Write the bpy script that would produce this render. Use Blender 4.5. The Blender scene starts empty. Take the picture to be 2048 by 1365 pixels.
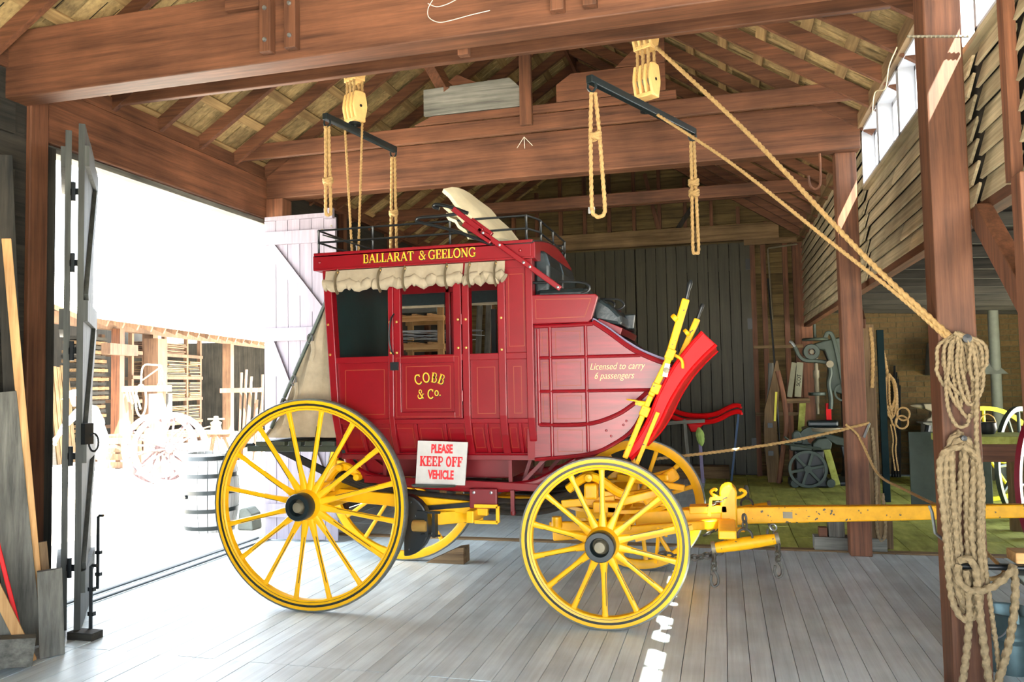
import bpy, math, random
from mathutils import Vector, Matrix
random.seed(7)
PI = math.pi
scene = bpy.context.scene
COL = scene.collection
# ---------------------------------------------------------------- camera
cam = bpy.data.objects.new('camera', bpy.data.cameras.new('camera'))
COL.objects.link(cam)
yaw, pit, rol = math.radians(14.8), math.radians(3.02), math.radians(1.07)
Fv = Vector((-math.sin(yaw)*math.cos(pit), math.cos(yaw)*math.cos(pit), math.sin(pit)))
R0 = Vector((math.cos(yaw), math.sin(yaw), 0)); U0 = R0.cross(Fv)
Uv = U0*math.cos(rol)+R0*math.sin(rol); Rv = R0*math.cos(rol)-U0*math.sin(rol)
cam.matrix_world = Matrix(((Rv.x, Uv.x, -Fv.x, 0), (Rv.y, Uv.y, -Fv.y, 0), (Rv.z, Uv.z, -Fv.z, 1.5), (0, 0, 0, 1)))
cam.data.lens = 1590/2048*36; cam.data.sensor_width = 36; cam.data.clip_end = 300
scene.camera = cam
# ---------------------------------------------------------------- sky, sun, exposure
world = bpy.data.worlds.new('sky'); scene.world = world; world.use_nodes = True
wn = world.node_tree; bg = wn.nodes['Background']
bg.inputs['Color'].default_value = (0.80, 0.90, 1.0, 1); bg.inputs['Strength'].default_value = 1.35
sun = bpy.data.objects.new('sun', bpy.data.lights.new('sun', 'SUN')); COL.objects.link(sun)
sun.data.energy = 13.0; sun.data.angle = math.radians(0.6); sun.data.color = (1.0, 0.95, 0.86)
sun.rotation_euler = Vector((-1.0, 0.76, -2.0)).to_track_quat('-Z', 'Y').to_euler()
sun.location = (6, -1, 12)
vs = scene.view_settings
vs.view_transform = 'Standard'; vs.look = 'None'; vs.gamma = 1.0; vs.use_curve_mapping = False
vs.exposure = 3.24
scene.cycles.use_denoising = True
scene.cycles.max_bounces = 10; scene.cycles.diffuse_bounces = 7
# ---------------------------------------------------------------- materials
MATS = {}
def _nodes(name):
    m = bpy.data.materials.new(name); m.use_nodes = True
    nt = m.node_tree; b = nt.nodes['Principled BSDF']
    MATS[name] = m
    return m, nt, b
def srgb(r, g, b):
    def c(v):
        v /= 255.0
        return v/12.92 if v <= 0.04045 else ((v+0.055)/1.055)**2.4
    return (c(r), c(g), c(b), 1)
def mul(c, k): return (min(1, c[0]*k), min(1, c[1]*k), min(1, c[2]*k), 1)
def paint(name, col, rough=0.4, metal=0.0, var=0.12, sc=9.0, bump=0.0, coat=0.0, rnd=0.0, spec=0.5, chips=0.0):
    m, nt, b = _nodes(name); N = nt.nodes; L = nt.links
    geo = N.new('ShaderNodeNewGeometry'); nz = N.new('ShaderNodeTexNoise')
    nz.inputs['Scale'].default_value = sc; nz.inputs['Detail'].default_value = 5; nz.inputs['Roughness'].default_value = 0.62
    L.new(geo.outputs['Position'], nz.inputs['Vector'])
    cr = N.new('ShaderNodeValToRGB')
    cr.color_ramp.elements[0].position = 0.3; cr.color_ramp.elements[1].position = 0.7
    cr.color_ramp.elements[0].color = mul(col, 1-var); cr.color_ramp.elements[1].color = mul(col, 1+var)
    L.new(nz.outputs['Fac'], cr.inputs['Fac'])
    out = cr.outputs['Color']
    if chips:                      # worn spots where the timber shows through
        n3 = N.new('ShaderNodeTexNoise'); n3.inputs['Scale'].default_value = 34; n3.inputs['Detail'].default_value = 3
        L.new(geo.outputs['Position'], n3.inputs['Vector'])
        c3 = N.new('ShaderNodeValToRGB'); c3.color_ramp.elements[0].position = chips; c3.color_ramp.elements[1].position = chips+.015
        c3.color_ramp.elements[0].color = (0, 0, 0, 1); c3.color_ramp.elements[1].color = (1, 1, 1, 1); L.new(n3.outputs['Fac'], c3.inputs['Fac'])
        mx = N.new('ShaderNodeMix'); mx.data_type = 'RGBA'; L.new(c3.outputs['Color'], mx.inputs[0]); L.new(out, mx.inputs[6]); mx.inputs[7].default_value = srgb(74, 70, 60)
        out = mx.outputs[2]
    if rnd:
        oi = N.new('ShaderNodeObjectInfo'); mr = N.new('ShaderNodeMapRange')
        mr.inputs['To Min'].default_value = 1-rnd; mr.inputs['To Max'].default_value = 1+rnd
        L.new(oi.outputs['Random'], mr.inputs['Value'])
        hs = N.new('ShaderNodeHueSaturation'); L.new(mr.outputs['Result'], hs.inputs['Value']); L.new(out, hs.inputs['Color'])
        out = hs.outputs['Color']
    L.new(out, b.inputs['Base Color'])
    b.inputs['Roughness'].default_value = rough; b.inputs['Metallic'].default_value = metal
    b.inputs['Coat Weight'].default_value = coat; b.inputs['Coat Roughness'].default_value = 0.12
    b.inputs['Specular IOR Level'].default_value = spec
    if bump:
        bp = N.new('ShaderNodeBump'); bp.inputs['Strength'].default_value = bump; bp.inputs['Distance'].default_value = 0.01
        L.new(nz.outputs['Fac'], bp.inputs['Height']); L.new(bp.outputs['Normal'], b.inputs['Normal'])
    return m
def wood(name, dark, light, axis='X', rough=0.7, rnd=0.2, fine=26.0, long=1.1, bump=0.25, stain=0.35, spec=0.3):
    """sawn timber: stretched grain along one axis, broad blotches, a per-piece shift of tone"""
    m, nt, b = _nodes(name); N = nt.nodes; L = nt.links
    geo = N.new('ShaderNodeNewGeometry'); oi = N.new('ShaderNodeObjectInfo')
    off = N.new('ShaderNodeVectorMath'); off.operation = 'SCALE'; off.inputs[0].default_value = (13.1, 7.7, 19.3)
    L.new(oi.outputs['Random'], off.inputs['Scale'])
    add = N.new('ShaderNodeVectorMath'); add.operation = 'ADD'
    L.new(geo.outputs['Position'], add.inputs[0]); L.new(off.outputs['Vector'], add.inputs[1])
    mp = N.new('ShaderNodeMapping')
    sc = [fine]*3; sc['XYZ'.index(axis)] = long
    mp.inputs['Scale'].default_value = sc
    L.new(add.outputs['Vector'], mp.inputs['Vector'])
    nz = N.new('ShaderNodeTexNoise'); nz.inputs['Scale'].default_value = 1.0; nz.inputs['Detail'].default_value = 7; nz.inputs['Roughness'].default_value = 0.68
    L.new(mp.outputs['Vector'], nz.inputs['Vector'])
    cr = N.new('ShaderNodeValToRGB'); e = cr.color_ramp.elements
    e[0].position = 0.32; e[0].color = dark; e[1].position = 0.68; e[1].color = light
    L.new(nz.outputs['Fac'], cr.inputs['Fac'])
    n2 = N.new('ShaderNodeTexNoise'); n2.inputs['Scale'].default_value = 2.3; n2.inputs['Detail'].default_value = 4
    L.new(add.outputs['Vector'], n2.inputs['Vector'])
    m2 = N.new('ShaderNodeMapRange'); m2.inputs['From Min'].default_value = 0.3; m2.inputs['From Max'].default_value = 0.7
    m2.inputs['To Min'].default_value = 1-stain; m2.inputs['To Max'].default_value = 1+stain*0.4
    L.new(n2.outputs['Fac'], m2.inputs['Value'])
    mr = N.new('ShaderNodeMapRange'); mr.inputs['To Min'].default_value = 1-rnd; mr.inputs['To Max'].default_value = 1+rnd
    L.new(oi.outputs['Random'], mr.inputs['Value'])
    mm = N.new('ShaderNodeMath'); mm.operation = 'MULTIPLY'; L.new(m2.outputs['Result'], mm.inputs[0]); L.new(mr.outputs['Result'], mm.inputs[1])
    hs = N.new('ShaderNodeHueSaturation'); L.new(cr.outputs['Color'], hs.inputs['Color']); L.new(mm.outputs['Value'], hs.inputs['Value'])
    L.new(hs.outputs['Color'], b.inputs['Base Color'])
    b.inputs['Roughness'].default_value = rough; b.inputs['Specular IOR Level'].default_value = spec
    bp = N.new('ShaderNodeBump'); bp.inputs['Strength'].default_value = bump; bp.inputs['Distance'].default_value = 0.004
    L.new(nz.outputs['Fac'], bp.inputs['Height']); L.new(bp.outputs['Normal'], b.inputs['Normal'])
    return m
RD, RL = srgb(74, 47, 33), srgb(126, 82, 57)
for ax in 'XYZ':
    wood('red_timber_'+ax, RD, RL, ax, 0.62)
    wood('grey_timber_'+ax, srgb(76, 76, 70), srgb(130, 128, 118), ax, 0.75)
    wood('brown_timber_'+ax, srgb(86, 66, 44), srgb(142, 116, 82), ax, 0.75)
    wood('pale_timber_'+ax, srgb(168, 120, 70), srgb(214, 172, 116), ax, 0.7)
    wood('dark_timber_'+ax, srgb(30, 30, 28), srgb(62, 58, 50), ax, 0.8)
wood('floor_wood', srgb(178, 189, 192), srgb(206, 218, 220), 'Y', 0.4, rnd=0.13, fine=30, long=0.9, stain=0.26, spec=0.5)
wood('paver', srgb(140, 142, 60), srgb(190, 192, 100), 'Y', 0.75, rnd=0.14, fine=9, long=2.0, stain=0.3)  # yellow-green light on the right rear floor is put into this colour
wood('shingle_wood', srgb(116, 97, 64), srgb(170, 144, 98), 'X', 0.8, rnd=0.3)
wood('batten_wood', srgb(112, 88, 56), srgb(168, 138, 92), 'Y', 0.8, rnd=0.2)
wood('siding_wood', srgb(150, 136, 106), srgb(206, 190, 154), 'Y', 0.75, rnd=0.2, fine=40, long=.7)
wood('gable_wood', srgb(76, 62, 38), srgb(126, 106, 68), 'X', 0.8, rnd=0.22)
wood('boot_red', srgb(100, 12, 24), srgb(136, 24, 36), 'X', 0.34, rnd=0.0, fine=30, long=2.5, bump=0.06, stain=0.18, spec=0.6)
wood('door_white', srgb(116, 109, 119), srgb(136, 129, 139), 'Z', 0.6, rnd=0.05, stain=0.1, bump=0.12)
wood('door_dark', srgb(50, 48, 36), srgb(66, 63, 48), 'Z', 0.5, rnd=0.07, stain=0.15, bump=0.1)
wood('leaf_wood', srgb(52, 55, 52), srgb(80, 82, 77), 'Z', 0.7, rnd=0.1)
wood('shed_timber', srgb(74, 55, 42), srgb(112, 86, 66), 'Z', 0.8)
wood('barrel_wood', srgb(160, 160, 160), srgb(206, 206, 204), 'Z', 0.75, stain=.15)
paint('gold_pale', srgb(226, 196, 120), 0.4, var=0.05)
wood('yard_wheel_wood', srgb(66, 52, 54), srgb(100, 82, 84), 'Z', 0.8)
paint('sill_dirt', srgb(60, 54, 44), 0.9)
paint('coach_red', srgb(116, 4, 16), 0.36, var=0.10, sc=4, coat=0.10, spec=.36)
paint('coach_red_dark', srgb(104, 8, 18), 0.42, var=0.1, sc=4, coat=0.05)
paint('bright_red', srgb(196, 10, 14), 0.42, var=0.08, sc=4, coat=0.0, spec=.15)
paint('coach_yellow', srgb(230, 170, 4), 0.42, var=0.09, sc=11, coat=0.1, spec=.35)
paint('worn_yellow', srgb(226, 164, 10), 0.5, var=0.12, sc=16, spec=.3, chips=.66)
paint('gold', srgb(232, 178, 44), 0.4, var=0.05)
paint('gold_line', srgb(136, 58, 22), 0.5, var=0.05)
paint('stripe_black', srgb(30, 34, 24), 0.4, var=0.05)
paint('black_leather', srgb(24, 36, 39), 0.3, var=0.2, sc=30, bump=0.2)
paint('teal_leather', srgb(24, 44, 44), 0.4, var=0.2, sc=8)
paint('black_iron', srgb(24, 28, 30), 0.38, var=0.15, metal=0.2)
paint('green_iron', srgb(56, 66, 58), 0.5, var=0.2, metal=0.3)
paint('dull_metal', srgb(118, 110, 90), 0.5, metal=0.25, var=0.2)
paint('steel', srgb(150, 155, 155), 0.35, metal=0.8, var=0.1)
paint('chain_iron', srgb(64, 60, 52), 0.55, var=.25, sc=60)
paint('tyre_iron', srgb(96, 98, 92), 0.55, metal=0.3, var=0.25, sc=40)
paint('brass', srgb(190, 150, 80), 0.35, metal=0.7)
paint('canvas', srgb(150, 138, 116), 0.85, var=0.15, sc=14, bump=0.35)
paint('cream_canvas', srgb(216, 204, 168), 0.8, var=0.08, sc=10, bump=0.2)
paint('leather_strap', srgb(96, 84, 62), 0.6)
paint('thoroughbrace', srgb(44, 40, 34), 0.7, var=0.25, sc=40, bump=0.4)
paint('rope', srgb(166, 134, 84), 0.85, var=0.22, sc=60, bump=0.3)
paint('rope_grey', srgb(132, 114, 84), 0.85, var=0.22, sc=60, bump=0.3)
paint('block_wood', srgb(222, 180, 112), 0.45, var=0.12, sc=20)
paint('blue_iron', srgb(22, 32, 34), 0.35, var=0.15)
paint('sign_white', srgb(178, 175, 170), 0.6, var=0.1, sc=12)
paint('sign_red', srgb(200, 30, 36), 0.6, var=0.06)
paint('white_paint', srgb(236, 238, 240), 0.6, var=0.05)
paint('window_white', srgb(178, 180, 186), 0.55, var=0.05)
paint('brick', srgb(82, 64, 34), 0.9, var=0.22, sc=24, bump=0.4, rnd=0.28)
paint('mortar', srgb(72, 68, 46), 0.95, var=0.2, sc=30)
paint('gravel', srgb(206, 198, 184), 0.95, var=0.12, sc=3, bump=0.2)
paint('roof_iron', srgb(220, 220, 216), 0.6, var=0.08, sc=2)
paint('galvanised', srgb(92, 112, 114), 0.35, metal=0.75, var=0.14, sc=14)
paint('green_rag', srgb(150, 176, 92), 0.8)
paint('lilac', srgb(122, 114, 142), 0.7)
paint('dark_teal', srgb(20, 36, 38), 0.8, spec=.1)
paint('blue_pole', srgb(44, 74, 110), 0.5)
paint('lime_yellow', srgb(226, 214, 40), 0.45)
paint('maroon', srgb(110, 18, 36), 0.35, coat=0.3)
paint('shirt', srgb(240, 240, 238), 0.9, var=0.03)
paint('trousers', srgb(190, 186, 180), 0.9)
paint('skin', srgb(206, 150, 120), 0.6)
paint('grey_sheet', srgb(96, 100, 92), 0.7, var=0.15)
paint('sign_board', srgb(170, 168, 140), 0.7)
paint('chalk', srgb(214, 206, 190), 0.9)
def glass_mat():
    m = bpy.data.materials.new('pane_glass'); m.use_nodes = True; nt = m.node_tree; N = nt.nodes
    N.remove(N['Principled BSDF'])
    t = N.new('ShaderNodeBsdfTransparent'); t.inputs['Color'].default_value = (0.95, 0.97, 0.97, 1)
    g = N.new('ShaderNodeBsdfGlossy'); g.inputs['Roughness'].default_value = 0.05
    mx = N.new('ShaderNodeMixShader'); mx.inputs['Fac'].default_value = 0.08
    nt.links.new(t.outputs[0], mx.inputs[1]); nt.links.new(g.outputs[0], mx.inputs[2])
    nt.links.new(mx.outputs[0], N['Material Output'].inputs['Surface'])
    MATS['pane_glass'] = m
glass_mat()
# ---------------------------------------------------------------- mesh helpers
WM = {}          # object name -> world matrix known at build time
def V(*a): return Vector(a)
class MB:
    def __init__(s): s.v = []; s.f = []; s.k = 0; s.fk = []
    def slot(s, k): s.k = k; return s
    def add(s, vs, fs):
        n = len(s.v); s.v += [tuple(p) for p in vs]; s.f += [tuple(i+n for i in f) for f in fs]; s.fk += [s.k]*len(fs); return s
    def box(s, x0, x1, y0, y1, z0, z1):
        return s.add([(x0,y0,z0),(x1,y0,z0),(x1,y1,z0),(x0,y1,z0),(x0,y0,z1),(x1,y0,z1),(x1,y1,z1),(x0,y1,z1)],
                     [(0,3,2,1),(4,5,6,7),(0,1,5,4),(1,2,6,5),(2,3,7,6),(3,0,4,7)])
    def bar(s, p, q, w, h, up=(0,0,1), w2=None, h2=None):
        p, q = V(*p), V(*q); d = (q-p).normalized(); u = V(*up)
        if abs(d.dot(u)) > 0.98: u = V(0,1,0)
        side = d.cross(u).normalized(); u = side.cross(d).normalized()
        w2 = w if w2 is None else w2; h2 = h if h2 is None else h2
        vs = []
        for c, ww, hh in ((p, w, h), (q, w2, h2)):
            for a, b in ((-1,-1),(1,-1),(1,1),(-1,1)): vs.append(c+side*(a*ww/2)+u*(b*hh/2))
        return s.add(vs, [(0,1,2,3),(4,7,6,5),(0,4,5,1),(1,5,6,2),(2,6,7,3),(3,7,4,0)])
    def tube(s, pts, r, n=8, closed=False, lobes=0, pitch=0.06, caps=True, flat=1.0):
        pts = [V(*p) for p in pts]; m = len(pts)
        if not isinstance(r, (list, tuple)): r = [r]*m
        # parallel transport frames
        T = []
        for i in range(m):
            a = pts[i-1] if (i > 0 or closed) else pts[i]; b = pts[(i+1) % m] if (i < m-1 or closed) else pts[i]
            t = b-a; T.append(t.normalized() if t.length > 1e-9 else V(0,0,1))
        u = V(0,0,1) if abs(T[0].z) < 0.9 else V(1,0,0)
        u = (u-T[0]*u.dot(T[0])).normalized(); vs = []; acc = 0.0
        for i in range(m):
            if i:
                acc += (pts[i]-pts[i-1]).length
                u = (u-T[i]*u.dot(T[i])); u = u.normalized() if u.length > 1e-6 else T[i].orthogonal().normalized()
            w = T[i].cross(u)
            for k in range(n):
                a = 2*PI*k/n; rr = r[i]
                if lobes: rr *= 1+0.21*math.cos(lobes*a-2*PI*acc/pitch*1.0)
                vs.append(pts[i]+u*(math.cos(a)*rr)+w*(math.sin(a)*rr*flat))
        fs = []
        for i in range(m if closed else m-1):
            j = (i+1) % m
            for k in range(n):
                l = (k+1) % n; fs.append((i*n+k, i*n+l, j*n+l, j*n+k))
        if caps and not closed: fs += [tuple(range(n-1,-1,-1)), tuple((m-1)*n+k for k in range(n))]
        return s.add(vs, fs)
    def lathe(s, prof, o, axis=(0,0,1), n=24, closed=False):
        """profile of (radius, height) turned about AXIS through O"""
        o = V(*o); a = V(*axis).normalized(); u = a.orthogonal().normalized(); w = a.cross(u); vs = []
        for r, h in prof:
            for k in range(n):
                t = 2*PI*k/n; vs.append(o+a*h+u*(r*math.cos(t))+w*(r*math.sin(t)))
        m = len(prof); fs = []
        for i in range(m if closed else m-1):
            j = (i+1) % m
            for k in range(n):
                l = (k+1) % n; fs.append((i*n+k, i*n+l, j*n+l, j*n+k))
        if not closed:
            if prof[0][0] > 1e-6: fs.append(tuple(range(n-1,-1,-1)))
            if prof[-1][0] > 1e-6: fs.append(tuple((m-1)*n+k for k in range(n)))
        return s.add(vs, fs)
    def prism(s, poly, axis, a0, a1):
        """polygon in the plane of the other two axes, pushed along AXIS"""
        def P(p, a):
            return {'X': (a, p[0], p[1]), 'Y': (p[0], a, p[1]), 'Z': (p[0], p[1], a)}[axis]
        n = len(poly)
        return s.add([P(p, a0) for p in poly]+[P(p, a1) for p in poly],
                     [tuple(range(n)), tuple(range(2*n-1, n-1, -1))]+[(i, n+i, n+(i+1) % n, (i+1) % n) for i in range(n)])
    def xf(s, M):
        s.v = [tuple(M @ V(*p)) for p in s.v]; return s
    def mesh(s, name, mat, smooth=False, fix=True):
        me = bpy.data.meshes.new(name); me.from_pydata(s.v, [], s.f)
        if fix:
            import bmesh
            b = bmesh.new(); b.from_mesh(me); bmesh.ops.recalc_face_normals(b, faces=b.faces); b.to_mesh(me); b.free()
        for mm in (mat if isinstance(mat, (list, tuple)) else [mat]): me.materials.append(MATS[mm])
        if any(s.fk): me.polygons.foreach_set('material_index', s.fk)
        if smooth:
            me.polygons.foreach_set('use_smooth', [True]*len(me.polygons))
        me.update(); return me
    def build(s, name, mat, parent=None, smooth=False, bevel=0.0, kind=None, label=None):
        me = s.mesh(name, mat, smooth); o = bpy.data.objects.new(name, me); COL.objects.link(o); attach(o, parent)
        if bevel:
            b = o.modifiers.new('bevel', 'BEVEL'); b.width = bevel; b.segments = 2; b.limit_method = 'ANGLE'; b.angle_limit = math.radians(40)
        if smooth and True:
            try: me.set_sharp_from_angle(angle=math.radians(38))
            except Exception: pass
        if kind: o['kind'] = kind
        if label: o['label'] = label
        return o
def attach(o, parent):
    if parent is not None:
        o.parent = parent; o.matrix_parent_inverse = WM.get(parent.name, Matrix()).inverted()
def thing(name, label, cat, loc=(0,0,0), group=None, kind=None):
    o = bpy.data.objects.new(name, None); COL.objects.link(o); o.location = loc; o.empty_display_size = 0.1
    WM[o.name] = Matrix.Translation(V(*loc))
    if kind: o['kind'] = kind
    if label: o['label'] = label
    if cat: o['category'] = cat
    if group: o['group'] = group
    return o
def solo(mb, name, mat, label, cat, group=None, smooth=False, bevel=0.0):
    """a thing that is one mesh; its origin goes to the middle of its base"""
    xs = [p[0] for p in mb.v]; ys = [p[1] for p in mb.v]; zs = [p[2] for p in mb.v]
    c = V((min(xs)+max(xs))/2, (min(ys)+max(ys))/2, min(zs))
    mb.v = [(p[0]-c.x, p[1]-c.y, p[2]-c.z) for p in mb.v]
    o = mb.build(name, mat, None, smooth, bevel); o.location = c
    o['label'] = label; o['category'] = cat
    if group: o['group'] = group
    return o
_unit = {}
def piece(name, mat, parent, c, size, M3=None):
    """one board, brick or slat: a shared unit block, placed and sized"""
    if mat not in _unit: _unit[mat] = MB().box(-.5,.5,-.5,.5,-.5,.5).mesh('block_'+mat, mat)
    o = bpy.data.objects.new(name, _unit[mat]); COL.objects.link(o)
    M = Matrix.Translation(V(*c)) @ (M3.to_4x4() if M3 is not None else Matrix()) @ Matrix.Diagonal((size[0], size[1], size[2], 1))
    if parent is not None:
        o.parent = parent; o.matrix_parent_inverse = WM.get(parent.name, Matrix()).inverted()
    o.matrix_basis = M
    return o
def structure(name, loc=(0,0,0)): return thing(name, None, None, loc, kind='structure')
def lerp(a, b, t): return tuple(a[i]+(b[i]-a[i])*t for i in range(len(a)))
def smooth_path(pts, n=8):
    """Catmull-Rom through the points"""
    P = [V(*p) for p in pts]; P = [P[0]*2-P[1]]+P+[P[-1]*2-P[-2]]; out = []
    for i in range(1, len(P)-2):
        for k in range(n):
            t = k/n; a, b, c, d = P[i-1], P[i], P[i+1], P[i+2]
            out.append(0.5*((2*b)+(c-a)*t+(2*a-5*b+4*c-d)*t*t+(3*b-a-3*c+d)*t**3))
    out.append(P[-2]); return out
def resample(pts, step):
    P = [V(*p) for p in pts]; out = [P[0]]; acc = 0.0
    for i in range(1, len(P)):
        a, b = P[i-1], P[i]; L = (b-a).length
        if L < 1e-9: continue
        d = step-acc
        while d <= L:
            out.append(a+(b-a)*(d/L)); d += step
        acc = L-(d-step)
    if (out[-1]-P[-1]).length > 1e-4: out.append(P[-1])
    return out
def rope(mb, pts, r, step=None, pitch=None, n=12):
    step = step or r*.62; return mb.tube(resample(pts, step), r, n, lobes=3, pitch=pitch or r*3.2)
def rope_loop(mb, top, bottom, w, r, tilt=0.0):
    """a strop: two legs side by side joined by a bend at the bottom"""
    t, b = V(*top), V(*bottom); s = V(math.cos(tilt), math.sin(tilt), 0)
    P = [t+s*0.006, lerp(t, b, .35), None]
    pts = [t+s*0.012, t.lerp(b, .3)+s*w*.35, t.lerp(b, .75)+s*w*.5, b+V(0,0,w*.55)+s*w*.52, b+V(0,0,w*.1)+s*w*.3, b,
           b+V(0,0,w*.1)-s*w*.3, b+V(0,0,w*.55)-s*w*.52, t.lerp(b, .75)-s*w*.5, t.lerp(b, .3)-s*w*.35, t-s*0.012]
    return rope(mb, smooth_path(pts, 6), r)
# ================================================================ SETTING
XL, XR, YB = -4.45, 1.20, 12.9
RA = math.atan(0.65)
def zu(x):                       # underside of the rafters
    return min(3.64+0.65*(x-XL), 3.60+0.65*(1.15-x))
RX = -1.68; RZ = zu(RX)
g = MB().box(-70, 60, -50, 80, -0.4, -0.08).build('ground', 'gravel'); g['kind'] = 'structure'
# ---- plank floor of the coach bay
floor = MB().box(XL-.1, 4.7, -1.0, 7.36, -0.079, -0.034).build('floor', 'sill_dirt'); floor['kind'] = 'structure'
w = 0.115; x = XL-0.06; i = 0
while x < 4.65:
    j = 3.92 + (0.0 if i % 2 else 0.0)
    dz = random.uniform(-.0015, .0015)
    piece('floor_plank', 'floor_wood', floor, (x+w/2, (-1.0+j)/2, -0.017+dz), (w-.0035, j+1.0-.004, 0.034))
    dz = random.uniform(-.0015, .0015)
    piece('floor_plank', 'floor_wood', floor, (x+w/2, (j+7.36)/2, -0.017+dz), (w-.0035, 7.36-j-.004, 0.034))
    x += w; i += 1
# ---- block paving beyond, and the sill between
sill = MB().box(XL-.1, 4.7, 7.365, 7.46, -0.05, 0.012).build('trim_1', 'brown_timber_X', bevel=.004); sill['kind'] = 'structure'
pav = MB().box(XL-.1, 4.7, 7.46, 13.3, -0.079, -0.03).build('floor_rear', 'sill_dirt'); pav['kind'] = 'structure'
y = 7.47; rows = []; n_p = 0
stuff = MB()
x = XL-.05
while x < 4.6:
    y = 7.47+random.uniform(0, .25)-.25; y = max(y, 7.47)
    while y < 13.2:
        ln = min(random.uniform(.42, .62), 13.25-y)
        if -1.2 < x < 4.2 and y < 12.9 and ln > .2:
            piece('paving_block', 'paver' if x > -.55 else 'floor_wood', pav, (x+.15, y+ln/2, -0.015+random.uniform(-.002, .002)), (.294, ln-.006, .03)); n_p += 1  # right-hand blocks coloured as if lit green, the rest grey
        elif ln > .05:
            stuff.box(x+.003, x+.297, y+.003, y+ln-.003, -0.03, random.uniform(-.002, .002))
        y += ln
    x += .3
stuff.build('paving_blocks_beyond', 'floor_wood', pav, kind='stuff')
# ---- roof: rafters, battens, split shingles
roof = structure('ceiling')
rafter_ys = [5.55+0.525*k for k in range(-12, 15) if -1 < 5.55+0.525*k < 12.85]
for yy in rafter_ys:
    for sgn in (-1, 1):
        mb = MB()
        a = V(XL-.35, yy, zu(XL)-.35*.65+.06) if sgn < 0 else V(XR+.10, yy, zu(XR+.10)+.06)
        b = V(RX, yy, RZ+.06)
        mb.bar(a, b, 0.045, 0.10, up=(0,0,1)); mb.build('rafter', 'red_timber_X', roof)
mb = MB().bar((RX, -1, RZ+.06), (RX, YB, RZ+.06), .035, .2); mb.build('ridge_board', 'red_timber_Y', roof)
MB().prism([(RX-.3, RZ+.06), (RX, RZ+.25), (RX+.3, RZ+.06), (RX+.3, RZ+.09), (RX, RZ+.29), (RX-.3, RZ+.09)], 'Y', -1.1, 13.0).xf(Matrix.Translation((0,0,.045))).build('ridge_cap', 'shingle_wood', roof)
lift = 0.14/math.cos(RA)*1.0
def roofpt(side, s, yy, off):       # s metres up the slope from the wall plate, off along the roof's normal
    c, sn = math.cos(RA), math.sin(RA)
    if side < 0: return V(XL-.3+s*c-off*sn, yy, zu(XL)-.3*.65+s*sn+off*c)
    return V(XR+.02-s*c+off*sn, yy, zu(XR+.02)+s*sn+off*c)
def px(p):
    d = V(*p)-V(0,0,1.5); z = d.dot(Fv)
    return (1024+1590*d.dot(Rv)/z, 682.5-1590*d.dot(Uv)/z, z) if z > .1 else (-9999, -9999, z)
def seen(p):
    a, b, z = px(p)
    if not (-40 < a < 2090 and -40 < b < 1400): return 0
    d = V(*p)-V(0,0,1.5)
    for Yb, z0, z1 in ((4.1, 3.42, 3.95), (5.0, 3.68, 3.83), (7.13, 3.42, 3.83)):
        if p[1] > Yb:
            t = Yb/d.y; zz = 1.5+d.z*t
            if z0 < zz < z1: return 0
    return 1/z**2
SLL, SLR = (RX-(XL-.3))/math.cos(RA), (XR+.02-RX)/math.cos(RA)
cand = []
for side in (-1, 1):
    M3 = Matrix.Rotation(-RA if side < 0 else RA, 3, 'Y')
    SL = SLL if side < 0 else SLR; nrow = 10; dr = SL/nrow
    for k in range(nrow+1):
        s = min(k*dr+.04, SL-.03)
        for (ya, yb) in ((-1.0, 3.5), (3.5, 8.2), (8.2, 12.9)):
            piece('batten', 'batten_wood', roof, roofpt(side, s, (ya+yb)/2, .101+.0115), (.085, yb-ya-.01, .023), M3)
    for k in range(nrow):
        y = -1.0
        while y < 12.85:
            wd = random.uniform(.098, .128)
            c = roofpt(side, (k+.5)*dr, y+wd/2, .1245+.0055+random.uniform(0, .006)+.002)
            cand.append((seen(c), c, (dr+.10, wd-.015, .011), M3 @ Matrix.Rotation(random.uniform(-.012, .012), 3, 'X'), side))
            y += wd
cand.sort(key=lambda t: -t[0])
rest = MB(); cube = [(-.5,-.5,-.5),(.5,-.5,-.5),(.5,.5,-.5),(-.5,.5,-.5),(-.5,-.5,.5),(.5,-.5,.5),(.5,.5,.5),(-.5,.5,.5)]
cf = [(0,3,2,1),(4,5,6,7),(0,1,5,4),(1,2,6,5),(2,3,7,6),(3,0,4,7)]
for i, (a, c, size, M3, side) in enumerate(cand):
    if i < 300: piece('shingle', 'shingle_wood', roof, c, size, M3)
    else: rest.add([c+M3 @ V(p[0]*size[0], p[1]*size[1], p[2]*size[2]) for p in cube], cf)
rest.build('shingles_beyond', 'shingle_wood', roof, kind='stuff')
for side, SL in ((-1, SLL), (1, SLR)):                # a second layer that closes the roof
    mb = MB(); q = [roofpt(side, -.02, -1.1, .155), roofpt(side, SL+.02, -1.1, .155), roofpt(side, SL+.02, 13.0, .155), roofpt(side, -.02, 13.0, .155)]
    n = (q[1]-q[0]).cross(q[3]-q[0]).normalized()
    if n.z < 0: n = -n
    mb.add(q+[p+n*.03 for p in q], cf); mb.build('outer_shingle_layer', 'dark_timber_X', roof)
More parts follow.
